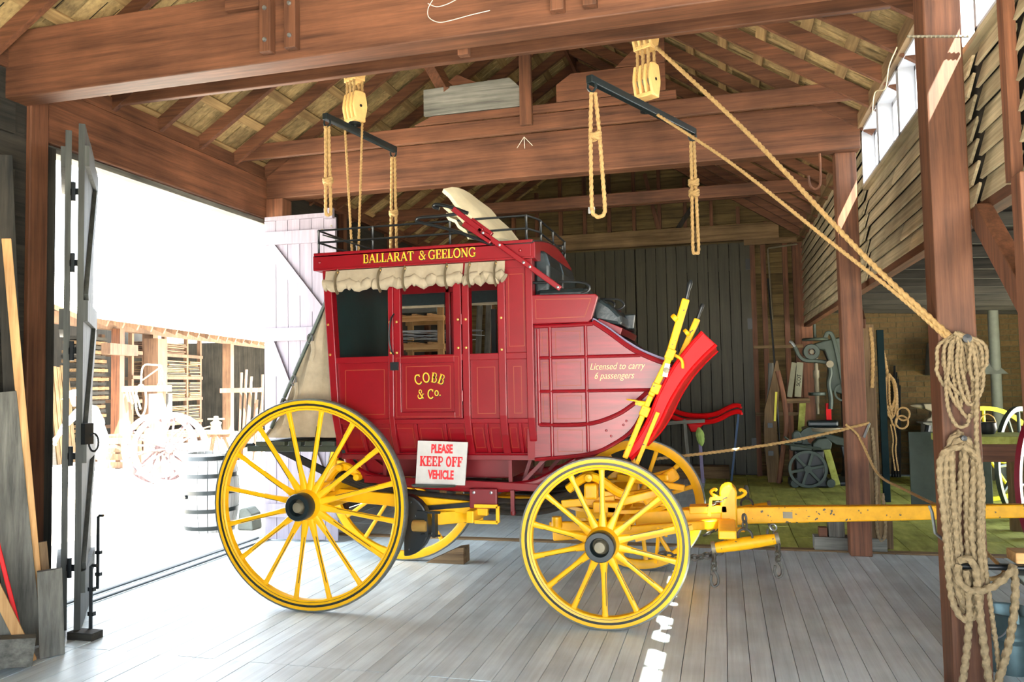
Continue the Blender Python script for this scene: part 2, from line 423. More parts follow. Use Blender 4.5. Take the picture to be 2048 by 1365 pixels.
# collar ties and joists
def beam(name, label, x0, x1, y0, y1, z0, z1, mat='red_timber_X', cat='beam', group=None, bev=.008):
    return solo(MB().box(x0, x1, y0, y1, z0, z1), name, mat, label, cat, group, bevel=bev)
beam('tie_beam', 'massive brown tie beam across the top of the view, nearest the camera', XL-.1, XR+.02, 4.09, 4.26, 3.42, 3.86)
beam('tie_beam', 'massive tie beam with a chalked arrow, beyond the hoist bars', XL-.0, XR-.02, 7.13, 7.29, 3.42, 3.83)
beam('ceiling_joist', 'red ceiling joist directly behind the nearest tie beam', XL, XR+.02, 5.01, 5.055, 3.68, 3.83)
beam('ceiling_joist', 'red ceiling joist with packing boards standing on it', XL, XR+.02, 6.63, 6.675, 3.68, 3.83)
beam('ceiling_joist', 'ceiling joist in front of the back gable studs', XL, XR+.02, 9.76, 9.81, 3.68, 3.83)
for yy in (5.58, 8.2, 11.35):
    h = (RZ-4.02)/.65
    mb = MB().box(RX-h+.06, RX+h-.06, yy-.02, yy+.025, 4.0, 4.14); mb.build('collar_tie', 'red_timber_X', roof)
# packing boards and hanger above the second joist
def board(name, label, poly, y0, y1, mat, cat='board'):
    return solo(MB().prism(poly, 'Y', y0, y1), name, mat, label, cat, bevel=.004)
board('packing_board', 'long red packing board lying under the grey board', [(-2.62,3.832),(-0.30,3.832),(-0.30,3.90),(-2.45,3.90)], 6.60, 6.635, 'red_timber_X')
board('packing_board', 'weathered grey board with clipped corner above the joist', [(-2.52,3.905),(-1.625,3.905),(-1.625,4.07),(-1.72,4.165),(-2.52,4.145)], 6.585, 6.62, 'grey_timber_X')
board('packing_board', 'red clipped board peeping over the grey board', [(-2.41,4.15),(-2.22,4.27),(-2.0,4.16),(-1.95,4.0),(-2.41,4.0)], 6.64, 6.67, 'red_timber_X')
board('packing_board', 'broad red board with sloping shoulder behind the right hoist block', [(-1.31,3.905),(-0.385,3.905),(-0.385,4.14),(-1.18,4.14),(-1.31,4.055)], 6.60, 6.635, 'red_timber_X')
board('packing_board', 'red wedge board rising behind the right hoist rope', [(-0.80,4.145),(-0.385,4.145),(-0.385,4.38),(-0.50,4.40),(-0.72,4.22)], 6.60, 6.635, 'red_timber_X')
solo(MB().box(-1.62,-1.515,6.53,6.582,3.715,4.40), 'hanger_post', 'red_timber_Z', 'short upright red hanger bolted across the joist', 'post', bevel=.005)
solo(MB().bar((-2.62,6.9,4.62),(-2.30,6.62,4.1),.09,.12), 'roof_strut', 'red_timber_X', 'short red diagonal strut beside the grey board', 'strut', bevel=.004)
solo(MB().box(-1.425,-1.36,4.28,4.33,3.40,3.62), 'timber_stub', 'red_timber_Z', 'small timber stub hanging under the nearest tie beam', 'stub', bevel=.003)
# upright cleats bolted on the face of the near tie beam
for n, (xc, zt, lab) in enumerate(((-2.525, 3.46, 'upright red cleat with two bolts, leftmost on the near beam'), (-2.363, 3.465, 'upright red cleat with two bolts, second on the near beam'), (-0.787, 3.465, 'upright red cleat at the picture top, third on the near beam'), (-0.613, 3.467, 'upright red cleat at the picture top, rightmost on the near beam'))):
    t = thing('bolted_cleat', lab, 'cleat', (xc, 4.06, zt), 'cleats bolted to the near tie beam')
    MB().box(xc-.037, xc+.037, 4.03, 4.088, zt, zt+.42).build('cleat_block', 'red_timber_Z', t, bevel=.004)
    for zz in (zt+.07, zt+.26): MB().lathe([(.0,.012),(.010,.011),(.014,0),(.014,-.004)], (xc, 4.03, zz), (0,-1,0), 10).build('bolt', 'steel', t, smooth=True)
solo(MB().box(-2.80,-2.57,4.04,4.088,3.745,3.95), 'cleat_board', 'red_timber_X', 'wide red board fixed above the near beam beside the cleats', 'board', bevel=.004)
# chalk marks on the beams (drawn on, so they lie on the timber)
t = thing('chalk_arrow', 'white chalk arrow drawn on the far tie beam', 'chalk mark', (-1.73, 7.128, 3.70))
for a, b in (((-1.73,3.80),(-1.80,3.70)), ((-1.73,3.80),(-1.725,3.69)), ((-1.73,3.80),(-1.65,3.71))):
    MB().tube([(a[0],7.129,a[1]),(b[0],7.129,b[1])], .003, 5).build('stroke', 'chalk', t)
t = thing('chalk_scrawl', 'faint white chalk scrawl on the near tie beam', 'chalk mark', (-1.4, 4.088, 3.52))
for pts in ([(-1.50,3.65),(-1.53,3.60),(-1.525,3.55),(-1.47,3.515),(-1.40,3.515),(-1.28,3.53),(-1.17,3.54)], [(-1.53,3.63),(-1.48,3.605),(-1.42,3.61),(-1.36,3.63)]):
    MB().tube([(p[0],4.088,p[1]) for p in smooth_path([(a,0,b) for a,b in pts], 5) for p in ((p.x,p.z),)], .0022, 5).build('stroke', 'chalk', t)
# ---- left wall: posts, lintel, boards
wl = structure('wall_left')
for z in [k*.19 for k in range(0, 21)]:
    piece('wall_board', 'dark_timber_Y', wl, (XL-.035+random.uniform(-.004,.004), 1.67, z+.095), (.025, 5.42, .20))
    if z > 3.55: piece('wall_board', 'dark_timber_Y', wl, (XL-.10, 5.72, z+.095), (.025, 3.0, .20))
    piece('wall_board', 'dark_timber_Y', wl, (XL-.10, 10.16, z+.095), (.025, 5.75, .20))
for yy in (-.8, .9, 8.9, 10.4, 11.8): piece('stud', 'red_timber_Z', wl, (XL-.045, yy, 1.85), (.075, .1, 3.7))
piece('rail', 'dark_timber_Y', wl, (XL-.03, 1.6, 3.30), (.06, 5.1, .2)); piece('rail', 'dark_timber_Y', wl, (XL-.03, 1.6, 2.9), (.06, 5.1, .12))
piece('brace', 'dark_timber_Y', wl, (XL-.02, 3.3, 2.2), (.05, .12, 2.9), Matrix.Rotation(math.radians(38), 3, 'X'))
for z0, z1, y0, y1 in ((3.62, 3.74, -1, 12.9),): piece('wall_plate', 'red_timber_Y', wl, (XL-.06, (y0+y1)/2, (z0+z1)/2), (.12, y1-y0, z1-z0))
beam('door_lintel', 'deep red lintel beam over the bright left doorway', XL-.15, XL, 4.40, 7.27, 3.22, 3.62, 'red_timber_Y')
solo(MB().box(XL-.16,XL-.03,4.42,7.25,3.17,3.215), 'door_track', 'grey_timber_Y', 'grey timber track under the doorway lintel', 'track', bevel=.003)
solo(MB().box(XL-.17, XL-.02, 4.40, 4.505, 0, 3.2), 'door_jamb', 'dark_timber_Z', 'dark door jamb behind the left corner post', 'jamb', bevel=.004)
def post(label, x0, x1, y0, y1, z1, z0=0.0, group=None, mat='red_timber_Z'):
    return solo(MB().box(x0, x1, y0, y1, z0, z1), 'timber_post', mat, label, 'post', group, bevel=.008)
post('dark red corner post at the left, beside the folded door leaves', XL-.02, XL+.02, 4.25, 4.40, 3.62)
post('short red post end above the white door leaf', XL, XL+.19, 7.12, 7.30, 3.42)
post('tall red post nearest the camera, hung with rope coils', .985, 1.15, 4.13, 4.32, 3.42)
post('tall red post with a rope tied round its middle', .985, 1.155, 7.22, 7.38, 3.42)
# ---- right wall: lapped siding over the open arcade, windows, plate
wr = structure('wall_right')
def siding(y0, y1, z0, z1, n, tag_mat='siding_wood', lap=.02):
    h = (z1-z0)/n
    for k in range(n):
        cut = [y0, y1]
        if y1-y0 > 1.6 and random.random() < .75: cut.insert(1, random.uniform(y0+.4, y1-.4))
        for a, b in zip(cut, cut[1:]):
            M3 = Matrix.Rotation(math.radians(random.uniform(15.0, 18.0)), 3, 'Y')
            piece('siding_board', tag_mat, wr, (XR+.035+random.uniform(0,.006), (a+b)/2, z0+(k+.5)*h+.008), (.014, b-a-.004, h+.016), M3)
siding(4.33, 7.23, 2.32, 3.09, 7)
siding(7.38, 12.85, 2.32, 3.60, 11)
siding(3.76, 4.20, 2.32, 3.09, 7)
siding(1.0, 3.66, 2.32, 3.09, 6)
MB().box(XR+.06, XR+.075, -1, 12.9, 2.32, 3.09).build('lining', 'dark_timber_Y', wr)
MB().box(XR+.06, XR+.075, 7.3, 12.9, 3.09, 3.62).build('lining', 'dark_timber_Y', wr)
MB().box(XR+.02, XR+.10, 4.2, 12.9, 2.27, 2.325).build('bottom_rail', 'red_timber_Y', wr)
MB().box(XR+.02, XR+.10, -1, 4.2, 2.27, 2.325).build('bottom_rail', 'red_timber_Y', wr)
MB().box(XR+.0, XR+.14, -1, 7.25, 3.085, 3.115).build('window_sill', 'siding_wood', wr)
MB().box(XR-.04, XR+.12, -1, 12.9, 3.585, 3.70).build('wall_plate', 'brown_timber_Y', wr)
MB().box(XR-.025, XR+.02, 3.66, 3.73, 2.30, 3.20).build('corner_batten', 'red_timber_Z', wr); MB().box(XR-.015, XR+.02, 3.73, 3.76, 2.30, 3.15).build('corner_batten', 'siding_wood', wr)
nwin = 0
def windows(y0, y1, n):
    global nwin
    d = (y1-y0)/n
    for k in range(n):
        nwin += 1
        a, b = y0+k*d, y0+(k+1)*d
        t = structure('window_%d' % nwin, (XR+.08, (a+b)/2, 3.11))
        mb = MB()
        mb.box(XR+.0, XR+.15, a, a+.035, 3.115, 3.585).box(XR+.0, XR+.15, b-.035, b, 3.115, 3.585)
        mb.box(XR+.0, XR+.15, a, b, 3.565, 3.585).box(XR+.0, XR+.15, a, b, 3.115, 3.13)
        mb.build('window_frame', 'window_white', t)
        mb = MB()
        m = (a+b)/2
        for s0, s1 in ((a+.035, a+.065), (m-.012, m+.012), (b-.065, b-.035)): mb.box(XR+.10, XR+.125, s0, s1, 3.13, 3.565)
        mb.box(XR+.10, XR+.125, a+.035, b-.035, 3.13, 3.165).box(XR+.10, XR+.125, a+.035, b-.035, 3.53, 3.565)
        mb.build('sash', 'window_white', t)
        for s0, s1 in ((a+.065, m-.012), (m+.012, b-.065)): MB().box(XR+.111, XR+.114, s0, s1, 3.165, 3.53).build('pane', 'pane_glass', t)
windows(4.33, 7.22, 4); windows(1.05, 4.12, 4)
# ---- side room beyond the arcade
ws = structure('wall_side')
MB().box(4.7, 4.85, -1, 8.2, 0, 2.6).build('boarding', 'dark_timber_Y', ws)
MB().box(4.7, 4.85, 8.2, 10.8, 2.0, 2.6).build('boarding', 'dark_timber_Y', ws)
MB().box(4.7, 4.85, 10.8, 13.5, 0, 2.6).build('boarding', 'dark_timber_Y', ws)
cs = structure('ceiling_side')
MB().prism([(1.285, 2.60), (4.95, 2.42), (4.95, 2.46), (1.285, 2.64)], 'Y', -1.1, 13.5).build('roof_sheet', 'dark_timber_X', cs)
for k in range(20):
    yy = -.6+k*.72; MB().bar((1.28, yy, 2.55), (4.85, yy, 2.375), .05, .09).build('joist', 'dark_timber_X', cs)
MB().box(1.2, 1.34, 12.9, 13.5, 0, 2.7).build('return_wall', 'dark_timber_Y', wb2_parent := structure('wall_corner'))
wb2 = MB().box(1.25, 4.85, 13.31, 13.5, -.05, 2.7).build('wall_rear', 'mortar'); wb2['kind'] = 'structure'
rest = MB()
for c in range(31):
    zz = c*.083
    for k in range(15):
        xx = 1.30+k*.236+(.118 if c % 2 else 0)
        if xx+.226 > 4.8: continue
        if c < 25 and xx < 4.05: piece('brick', 'brick', wb2, (xx+.113, 13.31, zz+.041), (.226, .02+random.uniform(-.004,.004), .072))
        else: rest.box(xx, xx+.226, 13.30, 13.32, zz+.005, zz+.077)
rest.build('bricks_beyond', 'brick', wb2, kind='stuff')
# ---- back wall: gable boards on studs, header, dark boarded doors
wb = structure('wall_back')
k = 0; z = 0.0
while z < RZ+.2:
    h = .165
    xl, xr = XL-.05, XR+.1
    if z > 3.5:
        xl = max(xl, XL+(z-zu(XL)-.2)/.65); xr = min(xr, XR-(z-3.76)/.65)
    if xr-xl > .2:
        if z < 3.62: segs = [(xl, -3.1), (.45, xr)]
        else: segs = [(xl, (xl+xr)/2-.3), ((xl+xr)/2-.3, xr)]
        for a, b in segs:
            piece('weatherboard', 'gable_wood', wb, ((a+b)/2, YB+.06, z+h/2), (b-a-.004, .02, h+.012), Matrix.Rotation(math.radians(-5), 3, 'X'))
    z += h
MB().box(XL-.1, XR+.14, YB+.09, YB+.11, 0, 3.6).build('outer_skin', 'dark_timber_X', wb)
MB().prism([(XL-.3, 3.5), (XR+.2, 3.5), (XR+.2, 3.62), (RX, RZ+.24), (XL-.3, 3.66)], 'Y', YB+.10, YB+.12).build('outer_skin', 'dark_timber_X', wb)
xx = XL+.3
while xx < XR:
    top = min(zu(xx)+.05, 9)
    z0 = 3.91 if -3.15 < xx < .9 else 0.0
    piece('stud', 'red_timber_Z', wb, (xx, YB-.0, (z0+top)/2), (.055, .09, top-z0)); xx += .405
piece('brace', 'red_timber_Z', wb, (-1.02, YB-.06, 4.35), (.06, .03, 1.0), Matrix.Rotation(math.radians(-12), 3, 'Y'))
piece('brace', 'dark_timber_Z', wb, (-.42, YB-.045, 4.2), (.07, .03, .8), Matrix.Rotation(math.radians(35), 3, 'Y'))
piece('door_header', 'brown_timber_X', wb, (-1.1, YB-.05, 3.785), (4.0, .12, .25))
for xx2 in (.50, .66, .98, 1.17): piece('stud', 'red_timber_Z', wb, (xx2, YB-.0, 1.8), (.075, .09, 3.6))
for zz in (1.98, .95): piece('girt', 'brown_timber_X', wb, (.83, YB-.05, zz), (.72, .07, .05))
piece('girt', 'brown_timber_X', wb, (.83, YB-.03, 3.62), (.9, .1, .09))
for nm, xa, xb in (('door_3', -3.1, -1.32), ('door_4', -1.31, .47)):
    d = structure(nm, ((xa+xb)/2, YB, 0)); n = 11; w = (xb-xa)/n
    for k in range(n): piece('door_board', 'door_dark', d, (xa+(k+.5)*w, YB-.03, 1.83), (w-.011, .028, 3.60))
    for zz in (.35, 1.85, 3.3): piece('ledge', 'door_dark', d, ((xa+xb)/2, YB+.0, zz), (xb-xa-.06, .03, .2))
    for zz in (.5, 2.35, 3.28): piece('hinge', 'black_iron', d, ((xb-.04 if xb > 0 else xa+.04), YB-.05, zz), (.07, .02, .17))
    piece('handle', 'brass', d, (-1.36 if xb < 0 else -1.26, YB-.06, 1.5), (.02, .03, .12))
MB().box(XR-.02, XR+.14, YB-.06, YB+.12, 0, 3.72).build('corner_post', 'red_timber_Z', wb)
# ---- gable end over the open front behind the camera
wf = structure('wall_front')
MB().prism([(XL-.1, 3.45), (XR+.1, 3.45), (RX, RZ+.15)], 'Y', -1.08, -1.03).build('gable_boarding', 'dark_timber_X', wf)
MB().box(XL-.15, XR+.1, -1.1, -.9, 2.45, 3.6).build('header', 'red_timber_X', wf)
MB().box(XL-.15, -1.95, -1.08, -1.03, 0, 3.0).build('boarding', 'dark_timber_Z', wf);
# ---- doors of the left doorway
def ledged_leaf(name, p, q, z0, z1, mat, ledges, flip=1, thick=.035, nb=6, brace=True, face=1):
    """a boarded leaf from hinge P to free edge Q (x, y), with ledges and diagonal braces on one face"""
    d = structure(name, (p[0], p[1], z0)); P, Q = V(p[0], p[1], 0), V(q[0], q[1], 0); u = (Q-P).normalized(); L = (Q-P).length
    nrm = V(u.y, -u.x, 0)*face; ang = math.atan2(u.y, u.x); M3 = Matrix.Rotation(ang, 3, 'Z'); bw = L/nb
    for k in range(nb):
        c = P+u*(bw*(k+.5)); piece('door_board', mat, d, (c.x, c.y, (z0+z1)/2+random.uniform(-.004,.004)), (bw-.005, thick*.6, z1-z0), M3)
    off = nrm*(thick*.3+.0125)
    for zl in ledges:
        c = P+u*(L/2)+off; piece('ledge', mat, d, (c.x, c.y, zl), (L, .025, .13), M3)
    if brace:
        for za, zb in zip(ledges, ledges[1:]):
            a = P+u*.06+off; b = P+u*(L-.06)+off
            A = V(a.x, a.y, zb-.07); B = V(b.x, b.y, za+.07)
            if flip < 0: A, B = V(a.x, a.y, za+.07), V(b.x, b.y, zb-.07)
            MB().bar(A, B, .024, .11, up=(0,0,1)).build('brace', mat, d)
    return d, u, nrm
dw, u, nr = ledged_leaf('door_2', (-4.39, 7.0), (-3.62, 7.04), .02, 3.16, 'door_white', [.30, 2.02, 2.98], 1, face=1)
for zz, xx in ((3.03, -3.74), (2.97, -3.66), (3.06, -3.64)): MB().lathe([(0,.006),(.009,.005),(.009,0)], (xx, 6.975, zz), (0,-1,0), 8).build('bolt', 'dull_metal', dw)
MB().box(-4.38,-3.66,6.985,7.02,3.16,3.20).build('top_cleat', 'door_white', dw); MB().box(-3.72,-3.63,6.97,7.02,3.14,3.24).build('top_cleat', 'door_white', dw)
# left leaves, folded back almost edge-on to the camera
dl, u, nr = ledged_leaf('door_1', (-4.37, 4.72), (-3.85, 4.075), .03, 3.18, 'leaf_wood', [.33, 1.12, 2.0, 2.98], 1, face=-1, nb=6, thick=.06)
dm, u, nr = ledged_leaf('door_6', (-4.515, 4.66), (-3.955, 4.08), .03, 3.15, 'leaf_wood', [.33, 1.95, 2.98], 1, face=1, nb=6, thick=.06, brace=False)
for zz in (.42, 1.1, 1.75, 2.3, 2.75):
    MB().lathe([(.013,-.06),(.013,.06)], (-3.90, 4.065, zz), (0,0,1), 8).build('hinge_knuckle', 'black_iron', dl, smooth=True)
    MB().box(-3.925,-3.87,4.066,4.08,zz-.02,zz+.02).build('hinge_plate', 'black_iron', dl)
for (xx, yy, z0, z1) in ((-3.80, 4.13, .03, .42), (-4.26, 4.69, .12, .62)):
    MB().tube([(xx,yy,z0),(xx,yy,z1),(xx+.03,yy-.02,z1+.01),(xx+.06,yy-.02,z1+.01)], .011, 8).build('drop_bolt', 'black_iron', dl, smooth=True)
    for zz in (z0+.1, z0+.25): MB().box(xx-.02,xx+.02,yy-.005,yy+.02,zz-.012,zz+.012).build('bolt_keeper', 'black_iron', dl)
MB().box(-3.88,-3.70,4.03,4.12,.0,.045).build('door_stop', 'dark_timber_X', dl)
t2 = MB().tube([(-3.78+.035*math.cos(a), 4.12, 1.18+.055*math.sin(a)) for a in [k*PI/8 for k in range(16)]], .007, 6, closed=True); t2.build('ring_handle', 'black_iron', dl, smooth=True)
MB().box(-3.83,-3.80,4.07,4.14,1.17,1.30).build('latch_plate', 'black_iron', dl)
# floor rail of the doorway
for nm, xo, lab in (('door_rail', -4.36, 'thin iron rail along the doorway threshold, inner one'), ('door_rail', -4.50, 'thin iron rail along the doorway threshold, outer one')):
    solo(MB().tube([(xo,4.6,.012),(xo,5.6,.012),(xo,6.3,.014),(xo,7.05,.012)], .011, 6), nm, 'blue_iron', lab, 'rail', smooth=True)
MB().box(XL-.16, XL-.06, 4.4, 7.3, -.08, .0).build('trim_2', 'grey_timber_Y')['kind'] = 'structure'
# braces under the right wall
solo(MB().bar((1.19,4.12,2.25),(1.19,3.50,1.72),.07,.11), 'knee_brace', 'red_timber_Z', 'red diagonal knee brace below the near siding', 'brace', bevel=.004)
solo(MB().box(1.13,1.25,3.43,3.535,0,2.28), 'timber_post', 'red_timber_Z', 'red post cut by the right edge of the picture', 'post', bevel=.006)
solo(MB().bar((1.17,7.40,1.95),(1.20,7.95,2.28),.07,.10), 'knee_brace', 'red_timber_Z', 'red diagonal knee brace behind the rope-tied post', 'brace', bevel=.004)
# ================================================================ THE COACH
YN, YF, YC = 5.05, 6.25, 5.65
coach = thing('stagecoach', 'red stagecoach with yellow wheels standing in the middle of the barn', 'stagecoach', (-1.7, YC, 0))
def mir(mb): mb.v = [(p[0], 2*YC-p[1], p[2]) for p in mb.v]; return mb
def yo(z): return YN+(0.11*((1.30-z)/0.30)**1.6 if z < 1.30 else 0.0)
def sp(mb, bl, br, tr, tl, o0, o1, n=5):
    """slab that follows the tumblehome of the body side; corners in x,z; o0 outer and o1 inner offset"""
    vs = []; fs = []
    for i in range(n+1):
        t = i/n; a = lerp(bl, tl, t); b = lerp(br, tr, t)
        vs += [(a[0], yo(a[1])+o0, a[1]), (b[0], yo(b[1])+o0, b[1]), (b[0], yo(b[1])+o1, b[1]), (a[0], yo(a[1])+o1, a[1])]
    for i in range(n):
        k = i*4
        for j in range(4):
            l = (j+1) % 4; fs.append((k+j, k+l, k+4+l, k+4+j))
    fs += [(3,2,1,0), tuple(n*4+j for j in range(4))]
    return mb.add(vs, fs)
def rect(mb, x0, x1, z0, z1, o0, o1, n=4): return sp(mb, (x0,z0), (x1,z0), (x1,z1), (x0,z1), o0, o1, n)
def lines(mb, x0, x1, z0, z1, o, w=.0035):
    for a, b, c, d in ((x0,x1,z0,z0+w),(x0,x1,z1-w,z1),(x0,x0+w,z0,z1),(x1-w,x1,z0,z1)): rect(mb, a, b, c, d, o-.0012, o+.001, 3)
    return mb
def both(fn, name, mat, parent=coach, **kw):
    a = fn(MB()).build(name, mat, parent, **kw); b = mir(fn(MB())).build(name, mat, parent, **kw); return a, b
R = 'coach_red'
# pillars
for bl, br, tr, tl in (((-2.615,1.03),(-2.56,1.03),(-2.635,2.32),(-2.70,2.32)), ((-2.205,1.03),(-2.165,1.03),(-2.165,2.32),(-2.205,2.32)),
                       ((-1.672,1.03),(-1.622,1.03),(-1.622,2.32),(-1.672,2.32)), ((-1.425,1.03),(-1.372,1.03),(-1.372,2.32),(-1.425,2.32)), ((-1.235,.99),(-1.185,.99),(-1.185,2.40),(-1.235,2.40))):
    both(lambda m: sp(m, bl, br, tr, tl, -.022, .05, 10), 'pillar', R, bevel=.006)
# long rails
for z0, z1, o in ((1.655,1.70,-.012), (1.235,1.268,-.012), (.985,1.035,-.02)):
    both(lambda m: rect(m, -2.62, -1.20, z0, z1, o, .05), 'rail', R, bevel=.005)
both(lambda m: rect(m, -2.69, -1.20, 2.26, 2.325, -.005, .05), 'rail', R)
# panels
for x0, x1 in ((-2.60,-2.19), (-1.64,-1.40), (-1.39,-1.22)):
    both(lambda m: rect(m, x0, x1, 1.25, 1.67, .006, .03), 'side_panel', R)
    both(lambda m: lines(m, x0+.06, x1-.055, 1.30, 1.61, .006), 'gold_line', 'gold_line')
both(lambda m: rect(m, -1.39, -1.22, 1.68, 2.30, .006, .03), 'side_panel', R); both(lambda m: lines(m, -1.355, -1.25, 1.74, 2.22, .006), 'gold_line', 'gold_line')
for x0, x1 in ((-2.60,-2.42),(-2.41,-2.20),(-2.19,-2.03),(-2.02,-1.82),(-1.81,-1.66),(-1.64,-1.53),(-1.52,-1.41),(-1.39,-1.30),(-1.29,-1.21)):
    both(lambda m: rect(m, x0, x1, 1.0, 1.25, .010, .03, 6), 'lower_panel', R)
    both(lambda m: lines(m, x0+.022, x1-.022, 1.07, 1.205, .010, .0022), 'gold_line', 'gold_line')
for xx in (-2.415,-2.025,-1.815,-1.525,-1.295): both(lambda m: rect(m, xx-.012, xx+.012, 1.03, 1.24, -.008, .03, 8), 'rib', R, bevel=.004)
# door on each side (> handle)
def door(m):
    rect(m, -2.165, -2.115, 1.27, 2.30, -.016, .02, 8); rect(m, -1.735, -1.68, 1.27, 2.30, -.016, .02, 8)
    rect(m, -2.12, -1.73, 1.645, 1.695, -.016, .02); rect(m, -2.12, -1.73, 1.27, 1.315, -.016, .02, 3); rect(m, -2.12, -1.73, 2.22, 2.30, -.016, .02)
    return rect(m, -2.12, -1.73, 1.30, 1.66, .0, .015)
da, db = both(door, 'door', R, bevel=.004)
lines(MB(), -2.085, -1.765, 1.335, 1.625, .0).build('gold_line', 'gold_line', da); lines(MB(), -2.15, -1.70, 1.283, 1.685, -.016, .0025).build('gold_line', 'gold_line', da)
MB().box(-2.185,-2.13,5.015,5.035,1.60,1.655).build('lock_plate', 'black_iron', da)
MB().tube(smooth_path([(-2.155,5.02,1.985),(-2.165,4.985,1.94),(-2.175,4.98,1.83),(-2.165,4.985,1.74),(-2.16,5.02,1.71)], 5), .006, 6).build('handle', 'black_iron', da, smooth=True)
for zz in (1.42, 1.93, 2.22): MB().lathe([(.009,-.035),(.009,.035)], (-1.675, 5.02, zz), (0,0,1), 8).build('hinge', R, da, smooth=True)
for xx, zz in ((-2.655,1.93),(-2.64,1.72),(-2.19,1.93),(-2.14,1.93),(-2.185,1.72),(-2.14,1.72),(-1.70,1.93),(-1.645,1.93),(-1.70,1.74),(-1.645,1.74),(-1.40,1.93),(-1.40,1.72)):
    MB().lathe([(0,.008),(.008,.006),(.010,0)], (xx, 5.028, zz), (0,-1,0), 8).build('stud', 'brass', coach, smooth=True)
# interior
MB().box(-2.60,-1.2,5.12,6.18,.99,1.02).build('body_floor', 'coach_red_dark', coach)
MB().box(-1.25,-1.2,5.08,6.22,1.0,2.40).build('front_bulkhead', R, coach)
MB().prism([(-2.62,1.0),(-2.60,1.0),(-2.67,2.3),(-2.69,2.3)], 'Y', 5.08, 6.22).build('rear_bulkhead', R, coach)
MB().prism([(-2.598,1.03),(-2.575,1.03),(-2.645,2.29),(-2.668,2.29)], 'Y', 5.11, 6.19).build('rear_lining', 'teal_leather', coach)
MB().prism([(-2.57,1.35),(-2.40,1.35),(-2.42,1.45),(-2.50,1.46),(-2.54,1.68),(-2.60,1.68)], 'Y', 5.14, 6.16).build('bench', 'black_leather', coach, bevel=.02)
MB().prism([(-1.30,1.35),(-1.52,1.35),(-1.50,1.45),(-1.40,1.46),(-1.33,1.64),(-1.27,1.64)], 'Y', 5.14, 6.16).build('bench', 'black_leather', coach, bevel=.02)
BL = ((-2.64,-2.21),(-2.13,-1.72),(-1.62,-1.43))
for x0, x1 in BL: MB().box(x0,x1,6.205,6.22,2.15,2.30).build('blind', 'black_leather', coach)
for x0, x1 in BL: MB().tube([(x0,6.20,2.15),(x1,6.20,2.15)], .012, 8).build('blind_roll', 'canvas', coach, smooth=True)
MB().box(-1.80,-1.76,6.16,6.2,1.68,2.1).build('inner_post', 'black_iron', coach)
# roof with cornice
roofp = [(5.0+1.3*k/12, 2.425+.075*math.sin(PI*k/12)) for k in range(13)]
MB().prism(roofp+[(6.30,2.40),(5.0,2.40)], 'X', -2.75, -1.16).build('roof', 'black_iron', coach, bevel=.006)
def corn(m): return m.prism([(-2.735,2.315),(-1.18,2.315),(-1.18,2.41),(-1.44,2.42),(-1.50,2.42),(-2.735,2.425)], 'Y', 5.0, 5.06)
both(corn, 'cornice', R, bevel=.006)
both(lambda m: m.box(-2.745,-1.17,4.99,5.07,2.412,2.432), 'cornice_moulding', R, bevel=.004)
both(lambda m: m.box(-2.745,-1.17,4.992,5.05,2.308,2.322), 'cornice_moulding', R, bevel=.003)
MB().prism([(p[0], p[1]-.01) for p in roofp]+[(6.30,2.27),(6.28,2.27),(6.22,2.30),(5.65,2.37),(5.08,2.30),(5.02,2.31),(5.0,2.31)], 'X', -1.185, -1.155).build('front_fascia', R, coach, bevel=.005)
MB().prism([(p[0], p[1]-.01) for p in roofp]+[(6.30,2.31),(5.0,2.31)], 'X', -2.755, -2.725).build('rear_fascia', R, coach, bevel=.005)
for xx in (-2.70, -1.255): MB().lathe([(0,.010),(.010,.006),(.012,0)], (xx, 4.998, 2.365), (0,-1,0), 8).build('stud', R, coach, smooth=True)
# roof rail
def rl(z, c=.0): return [(-2.73,5.04,z),(-2.73,6.26,z),(-1.22,6.26,z),(-1.17,6.1,z),(-1.17,5.2,z),(-1.22,5.04,z)]
for z in (2.60, 2.515): MB().tube(rl(z)+[rl(z)[0]], .0075, 6).build('roof_rail', 'black_iron', coach, smooth=True)
for p in ((-2.73,5.04),(-2.315,5.04),(-1.75,5.04),(-1.22,5.04),(-2.73,6.26),(-2.315,6.26),(-1.75,6.26),(-1.22,6.26),(-2.73,5.65),(-1.17,5.65),(-1.17,6.1),(-1.17,5.25)):
    MB().lathe([(.012,0),(.012,.012),(.008,.02),(.008,.08),(.011,.085),(.008,.09),(.008,.165),(.011,.17),(.009,.185),(0,.19)], (p[0],p[1],2.42), (0,0,1), 8).build('rail_post', 'black_iron', coach, smooth=True)
for a, b in (((-2.73,5.10,2.58),(-2.30,5.10,2.44)), ((-2.73,5.20,2.51),(-2.48,5.20,2.44))): MB().tube([a,b], .006, 6).build('rail_stay', 'black_iron', coach, smooth=True)
